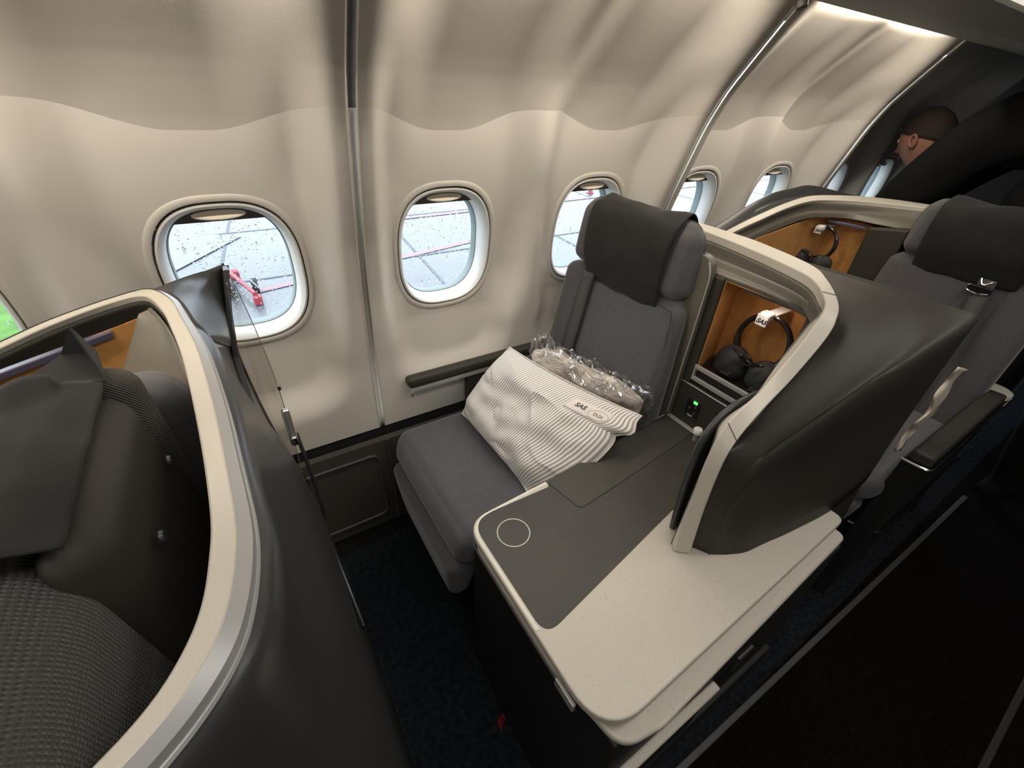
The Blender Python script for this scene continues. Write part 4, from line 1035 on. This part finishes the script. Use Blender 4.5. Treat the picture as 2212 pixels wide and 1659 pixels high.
tube('mouth', [HB(Vector((-.022, .082, -.058))), HB(Vector((0, .090, -.056))), HB(Vector((.022, .082, -.058)))], .0035, M['pink'], hdm, n=10, seg=6)
rows = [[hc + Vector((-.01, -.055, -.075)) + (Vector((1, 0, 0)) * cos(j / 20 * 2 * pi) + Vector((0, -.55, .8)) * sin(j / 20 * 2 * pi)) * r_ + Vector((0, .02, -.03)) * h_ for j in range(20)] for r_, h_ in ((.062, 1), (.060, 0), (.056, -.6))]
V, F = grid(rows, closed_u=True); mk('shirt_collar', V, F, M['shirt'], pe, solid=.003, soff=0)
# hands reaching down behind the seats
for side_, w in ((0, (2.52, .90, 1.00)), (1, (2.80, .93, 1.00))):
    w = Vector(w); hv = [w, w + Vector((.012, .035, -.030)), w + Vector((.018, .065, -.058))]; he = [(0, 1), (1, 2)]; hr = [.026, .030, .026]
    for k in range(4):
        a = w + Vector((-.028 + .019 * k, .080, -.064)); L = (.060, .070, .066, .050)[k]
        i0 = len(hv); hv += [a, a + Vector((0, L * .45, -L * .5)), a + Vector((0, L * .55, -L * .95))]; he += [(2, i0), (i0, i0 + 1), (i0 + 1, i0 + 2)]; hr += [.0095, .0085, .0075]
    i0 = len(hv); a = w + Vector((-.038, .040, -.036)); hv += [a, a + Vector((-.012, .028, -.022)), a + Vector((-.012, .045, -.044))]; he += [(1, i0), (i0, i0 + 1), (i0 + 1, i0 + 2)]; hr += [.011, .0095, .008]
    skinned('hand', hv, he, hr, M['skin'], pe, sub=1)

# small red tag on the floor
rt = thing('red_tag', 'crumpled red ribbon tag lying on the dark carpet under the console', 'tag', (.262, .375, .0))
mk('ribbon', [(.268, .385, .008), (.284, .392, .012), (.290, .376, .004), (.274, .366, .010), (.280, .380, .024), (.268, .360, .003), (.294, .386, .016)], [(0, 1, 4), (1, 2, 4), (2, 3, 4), (3, 0, 4), (3, 5, 0), (1, 6, 2)], M['redtag'], rt, smooth=False, solid=.002, soff=0)

# ================================================================== OUTSIDE
tag(box('ground', (-60, 1.6, -3.6), (140, 160, -3.5), M['tarmac'], None, bevel=0), kind='structure')
jo = []
def gstrip(name, a, b, w, m, z=-3.49, kind='structure', label=None):
    a, b = Vector(a), Vector(b); d = (b - a).normalized(); n = Vector((-d.y, d.x)) * w / 2
    V = [(a.x + n.x, a.y + n.y, z), (a.x - n.x, a.y - n.y, z), (b.x - n.x, b.y - n.y, z), (b.x + n.x, b.y + n.y, z)]
    return tag(mk(name, V, [(0, 1, 2, 3)], m, None, smooth=False), kind='structure')
for k in range(8): gstrip('trim_%d' % (12 + k), (-14 + 6.1 * k, 4), (-8 + 6.1 * k, 60), .10, M['joint'])
for k in range(6): gstrip('trim_%d' % (20 + k), (-40, 8 + 5.5 * k), (90, 10.5 + 5.5 * k), .10, M['joint'], z=-3.485)
gstrip('trim_26', (.1, 13.3), (8, 15.2), .28, M['pink'], z=-3.478)
gstrip('trim_27', (2, 19.2), (30, 20.5), .30, M['pink'], z=-3.474)
gstrip('trim_28', (-3.4, 16.3), (-1.0, 20.0), 3.2, M['white'], z=-3.47)  # glare on the apron, painted as a pale patch
tag(box('grass_verge', (-30, 12.2, -3.6), (-3.9, 40, -3.42), M['grass'], None, bevel=0), 'bright green grass verge beyond the leftmost window', 'grass', kind='stuff')
tb = thing('tow_bar', 'red and white tow bar lying on the wet apron beyond the first window', 'tow bar', (-.05, 13.4, -3.5))
tube('bar', [(-.45, 14.9, -3.2), (.12, 12.4, -3.2)], .055, M['red'], tb, seg=10)
tube('white_bar', [(-.25, 15.0, -3.1), (.25, 12.5, -3.1)], .018, M['white'], tb, seg=8)
box('head_plate', (-.45, 14.5, -3.5), (-.10, 14.8, -3.25), M['red'], tb, bevel=.05)
for sg in (-1, 1): lathe('wheel', [(0, -.08), (.20, -.08), (.20, .08), (0, .08)], (-.1 + sg * .28, 13.3, -3.3), M['blackm'], tb, axis=(1, 0, 0))
box('eye_plate', (.04, 12.3, -3.5), (.24, 12.55, -3.25), M['red'], tb, bevel=.04)
tc_ = thing('traffic_cone', 'small red traffic cone on the apron beyond the third window', 'cone', (19.0, 21.0, -3.5))
lathe('cone_body', [(.16, .04), (.10, .28), (.03, .55), (0, .56)], (19.0, 21.0, -3.5), M['red'], tc_)
box('cone_base', (18.8, 20.8, -3.5), (19.2, 21.2, -3.46), M['red'], tc_, bevel=.02)
